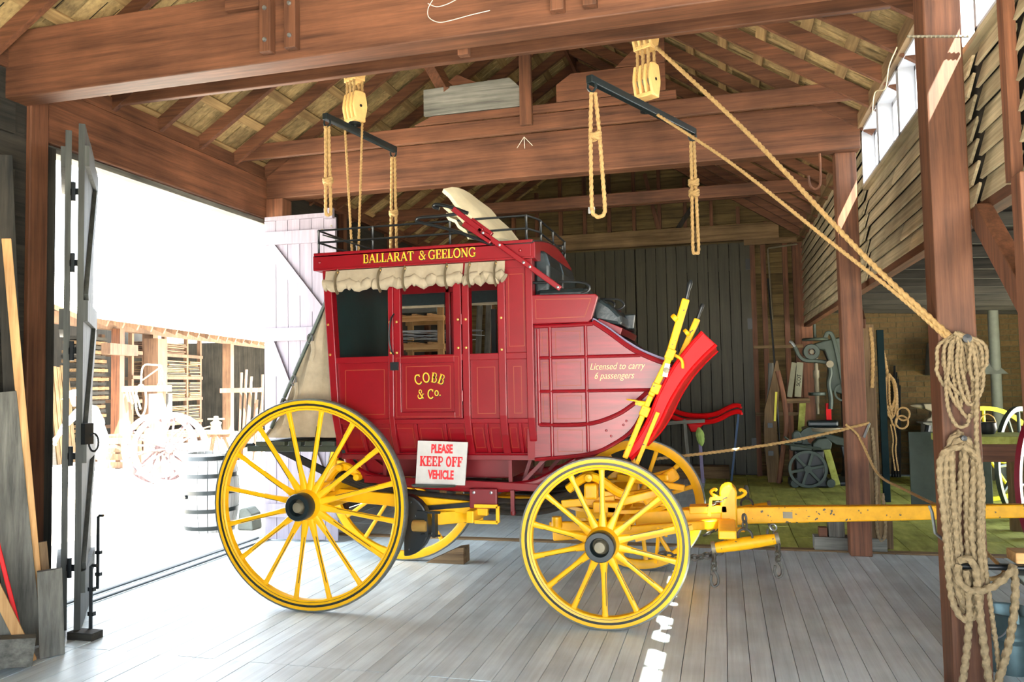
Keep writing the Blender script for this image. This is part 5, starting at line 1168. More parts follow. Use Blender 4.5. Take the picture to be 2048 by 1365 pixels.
# back corner timbers
fb = thing('mortised_plank', 'brown curved plank with two square mortises leaning in the back corner', 'plank', (.65, 12.1, 0))
bp = [(.58,0),(.72,0),(.735,.35),(.72,.75),(.75,1.1),(.80,1.5),(.775,1.75),(.745,1.75),(.66,1.4),(.565,1.05),(.545,.6)]
MB().prism(bp, 'Y', 12.08, 12.12).build('plank_body', 'brown_timber_Z', fb, bevel=.004)
for xx, zz in ((.635,.82),(.63,.42)): MB().box(xx-.035,xx+.035,12.06,12.085,zz-.035,zz+.035).build('mortise', 'black_iron', fb)
MB().bar((.735,12.07,1.30),(.70,12.07,.88),.03,.012).build('yellow_edge', 'lime_yellow', fb)
def bent(label, pts, r, mat): return solo(MB().tube(smooth_path(pts, 5), r, 8, flat=.6), 'bent_timber', mat, label, 'timber', smooth=True)
bent('pale grey bent timber with pointed top in the back corner', [(.63,12.2,0.),(.59,12.2,.5),(.60,12.2,.9),(.66,12.2,1.3),(.675,12.2,1.55),(.68,12.2,1.72)], .04, 'grey_timber_Z')
bent('red-brown bent timber in the back corner', [(.72,12.0,0.),(.80,12.0,.5),(.85,12.0,.8),(.83,12.0,1.2),(.76,12.0,1.6)], .035, 'red_timber_Z')
solo(MB().tube([(.77,12.15,0),(.74,12.3,1.7),(.70,12.5,3.0)], .014, 8), 'long_pole', 'black_iron', 'long thin dark pole standing in the back corner', 'pole', smooth=True)
solo(MB().tube([(.76,12.78,2.4),(.73,12.78,3.48),(.74,12.78,3.5),(1.16,12.78,3.54)], .014, 8), 'conduit_pipe', 'dull_metal', 'thin grey pipe bent along the back corner wall', 'pipe', smooth=True)
for k, (p, q, lab) in enumerate((((.93,12.3,1.22),(1.02,12.4,1.72), 'narrow cream signboard with black letters, left one of two'), ((1.04,12.25,1.22),(1.10,12.38,1.72), 'narrow cream signboard lettered ASCOT, right one of two'))):
    t = thing('sign_board', lab, 'sign', p)
    MB().bar(p, q, .09 if k else .07, .02, up=(0,1,0)).build('board', 'sign_board', t)
    if k:
        o = font_text('sign_lettering', 'ASCOT', 0, -.02, .075, 0, 'stripe_black', t, xs=.9)
        ang = math.atan2(q[2]-p[2], q[0]-p[0])
        o.data.transform(Matrix.Translation((1.065,12.262,1.44)) @ Matrix.Rotation(.25, 4, 'X') @ Matrix.Rotation(PI-ang, 4, 'Y') @ Matrix.Rotation(PI, 4, 'Y'))
solo(MB().box(.86,1.20,12.2,12.6,1.13,1.2), 'wall_shelf', 'brown_timber_X', 'small wooden shelf under the cream signboards', 'shelf', bevel=.003)
# drill press
dp = thing('drill_press', 'old cast-iron drill press with round table beside the back corner', 'drill press', (1.35, 12.0, 0)); GI = 'green_iron'
MB().lathe([(.30,0),(.30,.04),(.12,.10),(.085,.2),(.075,.9),(.075,1.3)], (1.68,12.15,0), (0,0,1), 18).build('column', GI, dp, smooth=True)
MB().prism([(1.45,1.30),(1.78,1.20),(1.88,1.5),(1.86,1.95),(1.70,2.08),(1.40,2.02),(1.27,1.98),(1.27,1.90),(1.40,1.88),(1.46,1.70),(1.43,1.45)], 'Y', 12.05, 12.22).build('head_frame', GI, dp, bevel=.02)
MB().lathe([(0,0),(.17,0),(.18,.02),(.17,.035),(.03,.04),(.02,.05),(.018,.22),(.02,.23)], (1.28,12.0,2.02), (0,0,1), 20).build('top_wheel', GI, dp, smooth=True)
MB().lathe([(.05,-.05),(.105,-.05),(.115,-.03),(.115,.03),(.105,.05),(.05,.05)], (1.22,11.98,1.86), (0,1,0), 20, closed=True).build('pulley', GI, dp, smooth=True)
MB().lathe([(0,-.06),(.03,-.06),(.03,.06),(0,.06)], (1.22,11.98,1.86), (0,1,0), 10).build('pulley_boss', 'dull_metal', dp)
for y2 in (0,): MB().bar((1.22,11.98,1.96),(1.22,11.98,1.76),.02,.02).bar((1.12,11.98,1.86),(1.32,11.98,1.86),.02,.02).build('pulley_spokes', GI, dp)
MB().lathe([(.0,0),(.02,0),(.02,.14),(.03,.16),(.035,.5),(.045,.52),(.045,.62),(.03,.62),(.03,.80),(0,.80)], (1.28,12.0,.98), (0,0,1), 14).build('spindle', 'dull_metal', dp, smooth=True)
MB().lathe([(.03,0),(.11,0),(.12,.01),(.12,.045),(.03,.05)], (1.28,12.0,1.24), (0,0,1), 24).build('gear', GI, dp)
MB().lathe([(.10,-.012),(.125,-.012),(.125,.012),(.10,.012)], (1.62,11.95,1.28), (0,1,0), 24, closed=True).build('hand_wheel', GI, dp, smooth=True)
MB().tube(smooth_path([(1.0,11.95,1.94),(1.06,11.95,1.80),(1.14,11.95,1.74),(1.28,11.95,1.73),(1.50,11.95,1.69)], 5), .028, 8, flat=.6).build('feed_lever', GI, dp, smooth=True)
MB().tube(smooth_path([(.93,11.95,2.02),(.96,11.95,2.0),(1.0,11.95,1.94)], 5), .022, 8).build('lever_tip', 'steel', dp, smooth=True)
MB().tube(smooth_path([(1.40,11.92,2.05),(1.44,11.92,2.12),(1.50,11.92,2.08),(1.55,11.92,1.85),(1.60,11.92,1.5),(1.62,11.92,1.35)], 5), .03, 8, flat=.5).build('belt_arm', GI, dp, smooth=True)
MB().tube(smooth_path([(1.45,11.93,1.66),(1.46,11.93,1.55),(1.43,11.93,1.4),(1.45,11.93,1.2),(1.44,11.93,1.05)], 5), .032, 8).build('link_rod', GI, dp, smooth=True)
MB().lathe([(0,-.05),(.05,-.05),(.055,0),(.05,.05),(0,.05)], (1.45,11.93,1.68), (0,1,0), 12).build('link_boss', 'dull_metal', dp, smooth=True)
MB().lathe([(0,-.06),(.30,-.05),(.31,-.02),(.31,.0),(.0,.005)], (1.36,11.95,.80), (0,0,1), 28).build('table', 'dull_metal', dp, smooth=True)
MB().prism([(1.25,.75),(1.68,.62),(1.68,.52),(1.5,.55),(1.3,.68)], 'Y', 11.95, 12.1).build('table_bracket', GI, dp, bevel=.012)
MB().tube([(1.58,11.7,.72),(1.58,11.66,.62)], .02, 8).build('table_screw', GI, dp); MB().lathe([(.03,-.02),(.06,-.02),(.06,.02),(.03,.02)], (1.70,11.72,.70), (0,1,0), 14, closed=True).build('table_knob', GI, dp)
solo(MB().box(1.12,1.52,11.78,12.0,.806,.90), 'steel_billet', 'blue_iron', 'blue-grey block lying on the drill press table', 'block', bevel=.03)
solo(MB().box(1.385,1.455,11.98,12.03,.90,1.13), 'red_box', 'bright_red', 'small red box standing behind the drill spindle', 'box', bevel=.004)
# flywheel machine
fm = thing('flywheel_machine', 'old green iron machine with a spoked flywheel on the floor', 'machine', (1.08, 11.75, 0))
MB().lathe([(.215,-.03),(.25,-.03),(.255,0),(.25,.03),(.215,.03)], (1.07,11.5,.26), (0,1,0), 32, closed=True).build('flywheel', GI, fm, smooth=True)
for k in range(6):
    a = 2*PI*k/6+.2; MB().bar((1.07+.03*math.cos(a),11.5,.26+.03*math.sin(a)),(1.07+.22*math.cos(a),11.5,.26+.22*math.sin(a)),.025,.04).build('flywheel_spoke', GI, fm, bevel=.005)
MB().lathe([(0,-.05),(.05,-.05),(.05,.05),(0,.05)], (1.07,11.5,.26), (0,1,0), 14).build('flywheel_hub', GI, fm, smooth=True)
MB().prism([(.84,0),(1.40,0),(1.38,.10),(1.30,.14),(1.30,.5),(.92,.5),(.92,.14),(.84,.1)], 'Y', 11.6, 11.95).build('bed', 'black_iron', fm, bevel=.02)
MB().box(.86,1.14,11.55,11.75,.50,.58).build('slide', GI, fm, bevel=.015); MB().prism([(1.14,.5),(1.38,.52),(1.40,.60),(1.34,.68),(1.22,.66),(1.16,.6)], 'Y', 11.55, 11.8).build('jaw', GI, fm, bevel=.015)
MB().prism([(.90,.58),(1.04,.58),(1.03,.70),(1.0,.76),(.95,.77),(.90,.72)], 'Y', 11.7, 11.8).build('bearing', GI, fm, bevel=.02)
MB().lathe([(.06,-.03),(.17,-.03),(.18,0),(.17,.03),(.06,.03)], (1.16,11.75,.64), (0,1,0), 26, closed=True).build('gear', GI, fm)
MB().tube([(.78,11.5,.60),(1.0,11.5,.57),(1.25,11.5,.53)], .016, 8).build('handle_bar', GI, fm, smooth=True); MB().tube([(.78,11.45,.70),(.90,11.5,.60)], .012, 8).build('handle_bar', GI, fm, smooth=True)
for p in ((.90,.06),(1.36,.07)): MB().lathe([(0,-.05),(.055,-.05),(.06,0),(.055,.05),(0,.05)], (p[0],11.55,p[1]), (0,1,0), 12).build('foot_roller', GI, fm, smooth=True)
for p, q, lab in (((1.0,12.35,.75),(1.12,12.4,1.15), 'greenish plank leaning behind the flywheel machine'), ((1.48,11.9,0),(1.34,11.95,.62), 'greenish plank leaning beside the drill press')):
    solo(MB().bar((p[0],p[1],0) if lab.endswith('machine') else p, q, .09, .03, up=(0,1,0)), 'leaning_plank', 'paver', lab, 'plank', bevel=.003)
solo(MB().tube(smooth_path([(1.55,11.7,.55),(1.60,11.7,.3),(1.62,11.7,.12),(1.58,11.7,.05),(1.5,11.7,.04)], 5), .03, 8, flat=.5), 'iron_stirrup', 'black_iron', 'bent black iron strap standing right of the flywheel machine', 'iron', smooth=True)
# ---- by and behind the middle post
solo(MB().box(1.17,1.27,7.42,7.52,.0,1.95), 'backing_post', 'brown_timber_Z', 'weathered brown post standing just behind the middle post', 'post', bevel=.005)
solo(MB().box(1.30,1.355,7.46,7.50,.42,1.90), 'dark_board', 'dark_teal', 'narrow dark blue board hanging behind the middle post', 'board', bevel=.003)
hk = thing('rope_hank', 'tangled pale rope hank hanging behind the middle post', 'rope', (1.42, 7.55, .9))
rnd = random.Random(11)
m = MB(); rope(m, smooth_path([(1.32,7.53,1.86),(1.355,7.53,1.72),(1.375,7.53,1.60),(1.385,7.53,1.50)], 5), .011); m.build('hank_line', 'rope', hk, smooth=True)
for k in range(7):
    cx = 1.405+rnd.uniform(-.02,.02); b = rnd.uniform(1.05,1.22); w = rnd.uniform(.02,.045); y = 7.53-.006*k
    m = MB(); rope(m, smooth_path([(1.39,y,1.52),(cx-w,y,1.42),(cx-w,y,b+.1),(cx,y,b),(cx+w,y,b+.1),(cx+w,y,1.42),(1.39,y,1.52)], 6), .008); m.build('hank_turn', 'rope', hk, smooth=True)
for c in ((1.49,1.17),(1.475,1.10)):
    MB().tube([(c[0]+.05*math.cos(a),7.5,c[1]+.055*math.sin(a)) for a in [2*PI*k/16 for k in range(16)]], .008, 6, closed=True).build('hank_turn', 'rope', hk, smooth=True)
for xx in (1.39, 1.415):
    m = MB(); rope(m, smooth_path([(xx,7.52,1.08),(xx+.015,7.52,.95),(xx+.005,7.52,.85),(xx+.02,7.52,.68)], 5), .006); m.build('hank_tail', 'rope', hk, smooth=True)
m = MB(); rope(m, smooth_path([(1.24,7.41,1.92),(1.25,7.40,1.7),(1.235,7.40,1.4)], 5), .014); m.build('hank_line', 'rope', hk, smooth=True)
m = MB(); rope(m, smooth_path([(1.22,7.40,1.06),(1.235,7.40,.6),(1.225,7.40,.2),(1.26,7.40,.10),(1.29,7.40,.2),(1.285,7.42,.5)], 6), .013); m.build('hank_tail', 'rope_grey', hk, smooth=True)
for lab, b, mt in (('grey timber block lying at the foot of the middle post', (.72,1.30,7.39,7.55,0,.12), 'grey_timber_X'), ('small grey block standing left of the middle post foot', (.84,.97,7.40,7.52,.121,.36), 'grey_timber_Z'), ('grey block standing right of the middle post foot', (1.29,1.38,7.56,7.66,0,.34), 'brown_timber_Z'), ('little red offcut on the grey foot block', (.76,.83,7.40,7.48,.121,.20), 'red_timber_X')):
    solo(MB().box(*b), 'timber_block', mt, lab, 'block', bevel=.005)
# ================================================================ SIDE ROOM
an = thing('anvil', 'pale worn anvil standing on a timber stump', 'anvil', (2.78, 12.1, .85))
MB().prism([(2.66,.86),(2.90,.86),(2.88,.90),(2.83,.93),(2.82,1.0),(2.90,1.03),(2.92,1.11),(2.64,1.11),(2.66,1.04),(2.74,1.0),(2.73,.93),(2.68,.90)], 'Y', 12.0, 12.16).build('anvil_body', 'dull_metal', an, bevel=.012)
MB().lathe([(.04,0),(.035,.06),(.02,.12),(.004,.16)], (2.65,12.08,1.07), (-1,0,.1), 12).build('horn', 'dull_metal', an, smooth=True)
solo(MB().prism([(2.62,0),(2.98,0),(2.95,.82),(2.98,.84),(2.98,.86),(2.60,.86),(2.60,.84),(2.66,.82)], 'Y', 11.9, 12.3), 'stump', 'grey_timber_Z', 'square timber stump carrying the anvil', 'stump', bevel=.008)
solo(MB().tube(smooth_path([(2.66,11.85,.82),(2.58,11.8,.5),(2.52,11.8,.2),(2.58,11.8,.04),(2.68,11.8,.03),(2.76,11.8,.2),(2.84,11.82,.5)], 6), .04, 8), 'bent_iron', 'black_iron', 'thick black bent iron hoop leaning on the stump', 'iron', smooth=True)
for k in range(4): solo(MB().bar((2.48-.035*k,12.9,0),(2.60-.02*k,13.25,1.35+.1*k),.025,.03), 'iron_bar', 'black_iron', 'thin dark iron bar leaning on the brick wall, %s of four' % ('rightmost', 'second from right', 'second from left', 'leftmost')[k], 'bar', 'bars leaning on the brick wall')
fh = thing('forge_hood', 'grey sheet-metal forge hood against the brick wall', 'hood', (3.45, 12.8, 1.35))
MB().add([(2.95,12.5,1.50),(3.85,12.5,1.50),(3.85,13.25,1.50),(2.95,13.25,1.50),(3.0,12.85,1.98),(3.42,12.85,2.02),(3.42,13.25,2.02),(3.0,13.25,1.98)], cf).build('hood_skirt', 'grey_sheet', fh)
MB().lathe([(.11,0),(.11,.5)], (3.25,13.0,1.98), (0,0,1), 16).build('flue', 'grey_sheet', fh, smooth=True)
MB().tube([(3.72,12.6,0),(3.72,12.6,2.4)], .07, 12).build('standpipe', 'grey_sheet', fh, smooth=True)
fg = thing('forge_table', 'low masonry forge table under the grey hood', 'forge', (3.4, 12.9, 0))
MB().box(3.0,3.65,12.6,13.2,0,.78).build('forge_base', 'mortar', fg, bevel=.01); MB().box(2.95,3.7,12.55,13.25,.781,.84).build('forge_top', 'brick', fg, bevel=.01)
def plain_wheel(name, label, c, Rr, ns, mat, rim=.05, tilt=0.0, wd=.04, ph=0.0):
    t = thing(name, label, 'wheel', (c[0], c[1], c[2]-Rr)); M = Matrix.Translation(V(*c)) @ Matrix.Rotation(tilt, 4, 'Z'); o = (0,0,0); ax = (0,-1,0)
    MB().lathe([(Rr-rim,-wd/2),(Rr,-wd/2),(Rr,wd/2),(Rr-rim,wd/2)], o, ax, 48, closed=True).xf(M).build('rim', mat, t, smooth=True)
    MB().lathe([(0,-.09),(.06,-.08),(.08,0),(.06,.08),(0,.09)], o, ax, 16).xf(M).build('hub', mat, t, smooth=True)
    for k in range(ns):
        a = ph+2*PI*k/ns; MB().tube([(.06*math.cos(a),0,.06*math.sin(a)),((Rr-rim)*math.cos(a),0,(Rr-rim)*math.sin(a))], .018, 8).xf(M).build('spoke', mat, t, smooth=True)
    return t
plain_wheel('cart_wheel', 'bright yellow cart wheel standing behind the side-room bench', (2.98,10.6,.56), .56, 12, 'lime_yellow', ph=PI/2)
plain_wheel('cart_wheel', 'dark green cart wheel at the right edge behind the bench', (2.95,9.35,.58), .58, 12, 'green_iron', tilt=.9)
plain_wheel('cart_wheel', 'maroon wheel cut by the right edge of the picture', (2.58,7.55,.62), .62, 12, 'maroon', tilt=.9)
bn = thing('workbench', 'heavy timber workbench with a vice in the side room', 'workbench', (2.35, 8.4, 0))
MB().box(1.98,2.75,8.15,8.75,.86,.93).build('bench_top', 'paver', bn, bevel=.006)
for xx, yy in ((2.18,8.2),(2.62,8.2),(2.18,8.6),(2.62,8.6)): MB().box(xx,xx+.10,yy,yy+.10,0,.86).build('leg', 'brown_timber_Z', bn, bevel=.004)
MB().box(2.1,2.7,8.14,8.2,.70,.86).build('apron', 'red_timber_X', bn, bevel=.004)
MB().lathe([(0,0),(.05,0),(.055,.05),(.03,.06),(.03,.16),(0,.16)], (2.08,8.12,.80), (0,-1,0), 12).build('vice_screw', 'black_iron', bn, smooth=True); MB().tube([(2.08,7.98,.72),(2.08,7.98,.88)], .012, 6).build('vice_handle', 'black_iron', bn)
solo(MB().prism([(2.56,.70),(2.66,.72),(2.64,.93),(2.57,.92)], 'Y', 8.0, 8.03), 'metal_plate', 'steel', 'pale metal plate hanging on the bench edge', 'plate', bevel=.003)
solo(MB().box(1.95,2.75,9.6,9.63,.05,.88), 'green_sheet', 'green_iron', 'flat greenish sheet standing behind the workbench', 'sheet', bevel=.004)
for lab, c in (('dark iron pot on the bench, left one', (2.12,8.5)), ('dark iron pot on the bench, right one', (2.42,8.5))):
    t = thing('iron_pot', lab, 'pot', (c[0],c[1],.931)); MB().lathe([(0,0),(.05,0),(.075,.05),(.07,.10),(.075,.11),(.06,.108),(.055,.05),(0,.02)], (c[0],c[1],.931), (0,0,1), 18).build('bowl', 'black_iron', t, smooth=True)
    MB().tube(smooth_path([(c[0]-.07,c[1],1.03),(c[0]-.05,c[1],1.09),(c[0],c[1],1.12),(c[0]+.05,c[1],1.09),(c[0]+.07,c[1],1.03)], 4), .006, 6).build('bail', 'brass', t, smooth=True)
# bucket and the low stand at the right edge
bk = thing('bucket', 'galvanised bucket on the floor behind the near post', 'bucket', (1.375, 4.62, 0))
MB().lathe([(0,.012),(.095,.012),(.10,0),(.105,0),(.112,.05),(.1125,.17),(.1165,.172),(.1175,.178),(.1165,.184),(.120,.20),(.121,.206),(.1215,.22),(.132,.292),(.137,.298),(.132,.303),(.126,.292),(.10,.02)], (1.36,4.62,0), (0,0,1), 32).build('pail', 'galvanised', bk, smooth=True)
MB().box(1.33,1.375,4.482,4.49,.262,.315).build('ear', 'galvanised', bk, bevel=.006)
MB().tube(smooth_path([(1.35,4.486,.30),(1.30,4.47,.22),(1.26,4.50,.19),(1.24,4.62,.21)], 5), .004, 6).build('bail', 'steel', bk, smooth=True)
ls = thing('low_stand', 'black iron stand with a grey trough, cut by the right edge', 'stand', (1.5, 4.3, 0))
MB().tube([(1.0,4.05,.632),(1.75,4.06,.632)], .013, 10).build('top_bar', 'black_iron', ls, smooth=True)
MB().prism([(1.235,.60),(1.62,.60),(1.62,.52),(1.38,.47),(1.30,.53)], 'Y', 4.05, 4.30).build('trough', 'grey_sheet', ls, bevel=.008)
MB().box(1.245,1.65,4.07,4.2,.645,.695).build('top_block', 'pale_timber_X', ls, bevel=.006)
MB().tube([(1.29,4.1,.42),(1.6,4.1,.42)], .014, 8).build('lower_bar', 'black_iron', ls)
for xx in (1.55, 1.72): MB().tube([(xx,4.15,0),(xx,4.15,.63)], .02, 8).build('leg', 'black_iron', ls)
# ================================================================ THE YARD THROUGH THE DOORWAY
SD, SN = V(-.21, .978, 0), V(-.978, -.21, 0); SO = V(-13.9, 17.0, 0); GZ = -.08
SA = math.atan2(SD.y, SD.x); SM3 = Matrix.Rotation(SA, 3, 'Z')
def S(s, dep, z): p = SO+SD*s+SN*dep; return V(p.x, p.y, z)
def sbox(mb, s0, s1, d0, d1, z0, z1):
    c = [S(s0,d0,z0),S(s1,d0,z0),S(s1,d1,z0),S(s0,d1,z0),S(s0,d0,z1),S(s1,d0,z1),S(s1,d1,z1),S(s0,d1,z1)]
    return mb.add(c, cf)
sh = thing('timber_shed', 'open-fronted timber shed across the bright yard', 'shed', S(2.5, 3, GZ))
for s in (-4.2, .05, 4.9, 9.2):
    sbox(MB(), s-.13, s+.13, -.1, .16, GZ, 2.95).build('post', 'shed_timber', sh)
sbox(MB(), -.62, -.14, -.5, -.15, GZ, 2.75).build('front_pier', 'shed_timber', sh)
sbox(MB(), -4.6, 9.6, -.12, .08, 2.88, 3.12).build('eave_beam', 'shed_timber', sh)
sbox(MB(), -4.6, 9.6, 5.2, 5.3, GZ, 4.5).build('back_boarding', 'dark_timber_Z', sh)
sbox(MB(), -4.6, -4.5, 0, 5.2, GZ, 3.2).build('end_boarding', 'dark_timber_Z', sh); sbox(MB(), 9.5, 9.6, 0, 5.2, GZ, 3.2).build('end_boarding', 'dark_timber_Z', sh)
for k in range(24):
    s = -4.4+k*.6; MB().bar(S(s,-1.05,2.86), S(s,5.2,5.6), .06, .12).build('rafter', 'shed_timber', sh)
m = MB(); m.add([S(-4.8,-1.15,2.92),S(9.8,-1.15,2.92),S(9.8,5.4,5.78),S(-4.8,5.4,5.78)]+[S(-4.8,-1.15,2.96),S(9.8,-1.15,2.96),S(9.8,5.4,5.82),S(-4.8,5.4,5.82)], cf); m.build('roof_sheet', 'roof_iron', sh)
for k in range(37):
    s = -4.7+k*.4; MB().bar(S(s,-1.15,2.97), S(s,5.4,5.83), .05, .03).build('roof_rib', 'roof_iron', sh)
# storage rack and its stacked planks
rk2 = thing('storage_rack', 'tall pale timber rack holding stacked planks in the shed', 'rack', S(2.5, 1.4, GZ))
for s, w in ((.45,.10),(1.18,.16),(2.20,.13),(3.55,.11),(4.45,.12)):
    for dp_ in (.7, 1.9): sbox(MB(), s-w/2, s+w/2, dp_, dp_+.1, GZ, 3.0).build('upright', 'shed_timber', rk2)
for z in (.48, 1.16, 1.78, 2.42):
    for dp_ in (.66, 1.92): sbox(MB(), .38, 4.5, dp_, dp_+.08, z, z+.09).build('bearer', 'shed_timber', rk2)
rnd = random.Random(21)
ORD = ['bottom', 'second', 'third', 'fourth', 'fifth', 'sixth', 'seventh', 'eighth', 'ninth', 'tenth']+['%dth' % k for k in range(11, 40)]
ORD[20:23] = ['21st', '22nd', '23rd']
def stack(s0, s1, z0, n, lab, grp, gap=.05, th=.034, mats=('brown_timber_Y', 'dark_timber_Y')):
    for k in range(n):
        a, b = s0+rnd.uniform(0,.05), s1-rnd.uniform(0,.05); c = S((a+b)/2, .95+rnd.uniform(-.05,.05), z0+th/2+k*gap)
        o = piece('stacked_plank', mats[k % len(mats)] if rnd.random() < .85 else mats[0], None, c, (b-a, .5, th), SM3)
        o['label'] = '%s %s' % (ORD[k], lab); o['category'] = 'plank'; o['group'] = grp
stack(2.28, 3.48, .58, 9, 'plank from below in the lowest stack on the right bay of the shed rack', 'planks in the rack, lowest right stack')
stack(2.28, 3.48, 1.26, 9, 'plank from below in the middle stack on the right bay of the shed rack', 'planks in the rack, middle right stack')
stack(2.28, 3.48, 1.88, 9, 'plank from below in the upper stack on the right bay of the shed rack', 'planks in the rack, upper right stack')
stack(1.30, 2.10, .58, 9, 'plank from below in the lowest stack on the centre bay of the shed rack', 'planks in the rack, lowest centre stack', mats=('shed_timber', 'brown_timber_Y'))
stack(1.30, 2.10, 1.26, 9, 'plank from below in the middle stack on the centre bay of the shed rack', 'planks in the rack, middle centre stack', mats=('shed_timber', 'brown_timber_Y'))
stack(1.30, 2.10, 1.88, 8, 'plank from below in the upper stack on the centre bay of the shed rack', 'planks in the rack, upper centre stack', mats=('shed_timber', 'brown_timber_Y'))
stack(3.62, 4.38, .58, 9, 'plank from below in the lowest stack on the end bay of the shed rack', 'planks in the rack, lowest end stack')
stack(3.62, 4.38, 1.26, 9, 'plank from below in the middle stack on the end bay of the shed rack', 'planks in the rack, middle end stack')
stack(3.62, 4.38, 1.88, 9, 'plank from below in the upper stack on the end bay of the shed rack', 'planks in the rack, upper end stack')
stack(1.30, 3.40, 2.52, 6, 'pale plank from below piled on top of the shed rack', 'planks on top of the rack', mats=('shed_timber',))
stack(-1.75, -.70, .0, 26, 'dark plank from below in the tall stack by the shed pier', 'planks in the tall dark stack', gap=.108, th=.075)
for k in range(5):
    s = -2.75+k*.14; solo(MB().bar(S(s,.6,GZ), S(s+.12,.9,2.0+rnd.uniform(-.2,.2)), .12, .03, up=SN), 'leaning_board', 'brown_timber_Z', 'rough board leaning at the left end of the shed, %s' % ('outermost', 'second', 'third', 'fourth', 'innermost')[k], 'board')
solo(sbox(MB(), -2.9, -1.75, -.6, -.4, 2.28, 2.52), 'shed_beam', 'shed_timber', 'short pale beam jutting out at the left of the shed', 'beam')
solo(sbox(MB(), -1.98, -1.78, -.3, -.1, GZ, 2.9), 'shed_prop', 'red_timber_Z', 'reddish prop standing left of the tall plank stack', 'post')
# wheelwright's gear in the yard
def yard_wheel(label, c, Rr, tilt, ph):
    t = plain_wheel('yard_wheel', label, c, Rr, 14, 'yard_wheel_wood', rim=.085, tilt=tilt, wd=.09, ph=ph); return t
yard_wheel('pale unpainted cart wheel standing in the yard, nearer one', (-8.85,11.3,GZ+.60), .60, .45, .1)
yard_wheel('pale unpainted cart wheel standing in the yard, left rear one', (-9.25,11.55,GZ+.60), .60, .45, .3)
fr = thing('hoisting_frame', 'pale timber frame with an iron swinging hook in the yard', 'frame', (-10.75, 13.0, GZ))
for xx in (-11.15,-10.38): MB().box(xx-.06,xx+.06,12.95,13.05,GZ,1.46).build('frame_leg', 'shed_timber', fr)
MB().box(-11.25,-10.2,12.94,13.06,1.46,1.58).build('frame_beam', 'shed_timber', fr)
MB().tube(smooth_path([(-10.85,13.0,1.58),(-10.80,13.0,1.95),(-10.55,13.0,1.97),(-10.38,13.0,1.95)], 5), .018, 6).build('swing_arm', 'dull_metal', fr); MB().tube([(-10.82,13.0,1.68),(-10.40,13.0,1.93)], .015, 6).build('swing_stay', 'dull_metal', fr)
chain((-10.38,13.0,1.93),(-10.38,13.0,1.72), 4, .03, .01).build('chain', 'dull_metal', fr)
MB().tube([(-10.38,13.0,1.72),(-10.52,13.0,1.5)], .015, 6).build('sling', 'dull_metal', fr); MB().tube([(-10.38,13.0,1.72),(-10.26,13.0,1.5)], .015, 6).build('sling', 'dull_metal', fr)
solo(MB().tube([(-10.72+.12*math.cos(a),12.85,1.30+.30*math.sin(a)) for a in [2*PI*k/24 for k in range(24)]], .02, 8, closed=True), 'iron_hoop', 'dull_metal', 'thin pale hoop hanging on the yard frame', 'hoop', smooth=True)
MB().box(-10.75,-10.3,13.1,13.2,.85,1.42).build('back_panel', 'steel', fr)
for k in range(4): MB().bar((-11.1+.07*k,12.9,1.5),(-11.02+.09*k,12.88,1.28-.05*k),.03,.02).build('hung_iron', 'dull_metal', fr)
cr = thing('slatted_crate', 'pale slatted crate on the yard ground', 'crate', (-12.0, 13.6, GZ))
for k in range(4): MB().box(-12.5,-11.3,13.5,13.54,GZ+.02+.16*k,GZ+.14+.16*k).build('slat', 'shed_timber', cr)
for xx in (-12.45,-11.9,-11.4): MB().box(xx,xx+.08,13.54,13.6,GZ,.62).build('batten', 'shed_timber', cr)
MB().box(-12.5,-11.3,13.6,14.1,.52,.58).build('lid', 'shed_timber', cr)
solo(MB().tube([(-11.72+.36*math.cos(a),13.3,GZ+.44*math.sin(a)+.03) for a in [PI*k/18 for k in range(19)]], .035, 8, flat=.6), 'bent_felloe', 'shed_timber', 'bent pale timber arch leaning on the crate', 'timber', smooth=True)
solo(MB().box(-12.3,-10.0,15.0,15.6,.45,.53), 'yard_bench', 'shed_timber', 'long pale bench top in front of the shed', 'bench')
for k in range(7): solo(MB().bar((-12.2+k*.16,15.2,.545+.02*(k % 2)),(-11.9+k*.17,15.45,.56+.05*(k % 3)),.06,.03), 'offcut', 'shed_timber', 'loose pale offcut on the yard bench, %s from the left' % ('first', 'second', 'third', 'fourth', 'fifth', 'sixth', 'seventh')[k], 'offcut', 'offcuts on the yard bench')
ts = thing('sawing_stool', 'pale splayed-leg stool with a clamp on top in the yard', 'stool', (-10.6, 15.0, GZ))
for sx, sy in ((-1,-1),(1,-1),(-1,1),(1,1)): MB().bar((-10.6+.32*sx,15+.22*sy,GZ),(-10.6+.10*sx,15+.08*sy,.52),.07,.06).build('leg', 'shed_timber', ts)
MB().box(-10.95,-10.25,14.85,15.15,.52,.60).build('seat', 'shed_timber', ts); MB().lathe([(.12,0),(.10,.1),(.12,.16),(.06,.2),(.05,.3),(0,.31)], (-10.6,15.0,.60), (0,0,1), 14).build('clamp', 'dull_metal', ts, smooth=True); MB().tube([(-10.8,15,.84),(-10.4,15,.84)], .02, 6).build('clamp_bar', 'dull_metal', ts)
for k in range(9):
    a = (-10.35+.07*k, 15.3+rnd.uniform(0,.2), GZ); b = (-10.32+.065*k+rnd.uniform(-.06,.06), 15.5+rnd.uniform(0,.2), 1.45+rnd.uniform(-.35,.6))
    solo(MB().tube([a, lerp(a, b, .5), b], [.028,.024,.03], 7), 'hand_tool', 'shed_timber', '%s pale tool handle in the bundle right of the stool' % ('leftmost', 'second', 'third', 'fourth', 'fifth', 'sixth', 'seventh', 'eighth', 'rightmost')[k], 'tool', 'tools bundled in the yard')
solo(MB().box(-10.75,-9.75,15.35,15.45,1.40,1.50), 'tool_rail', 'shed_timber', 'pale rail holding the bundle of yard tools', 'rail')
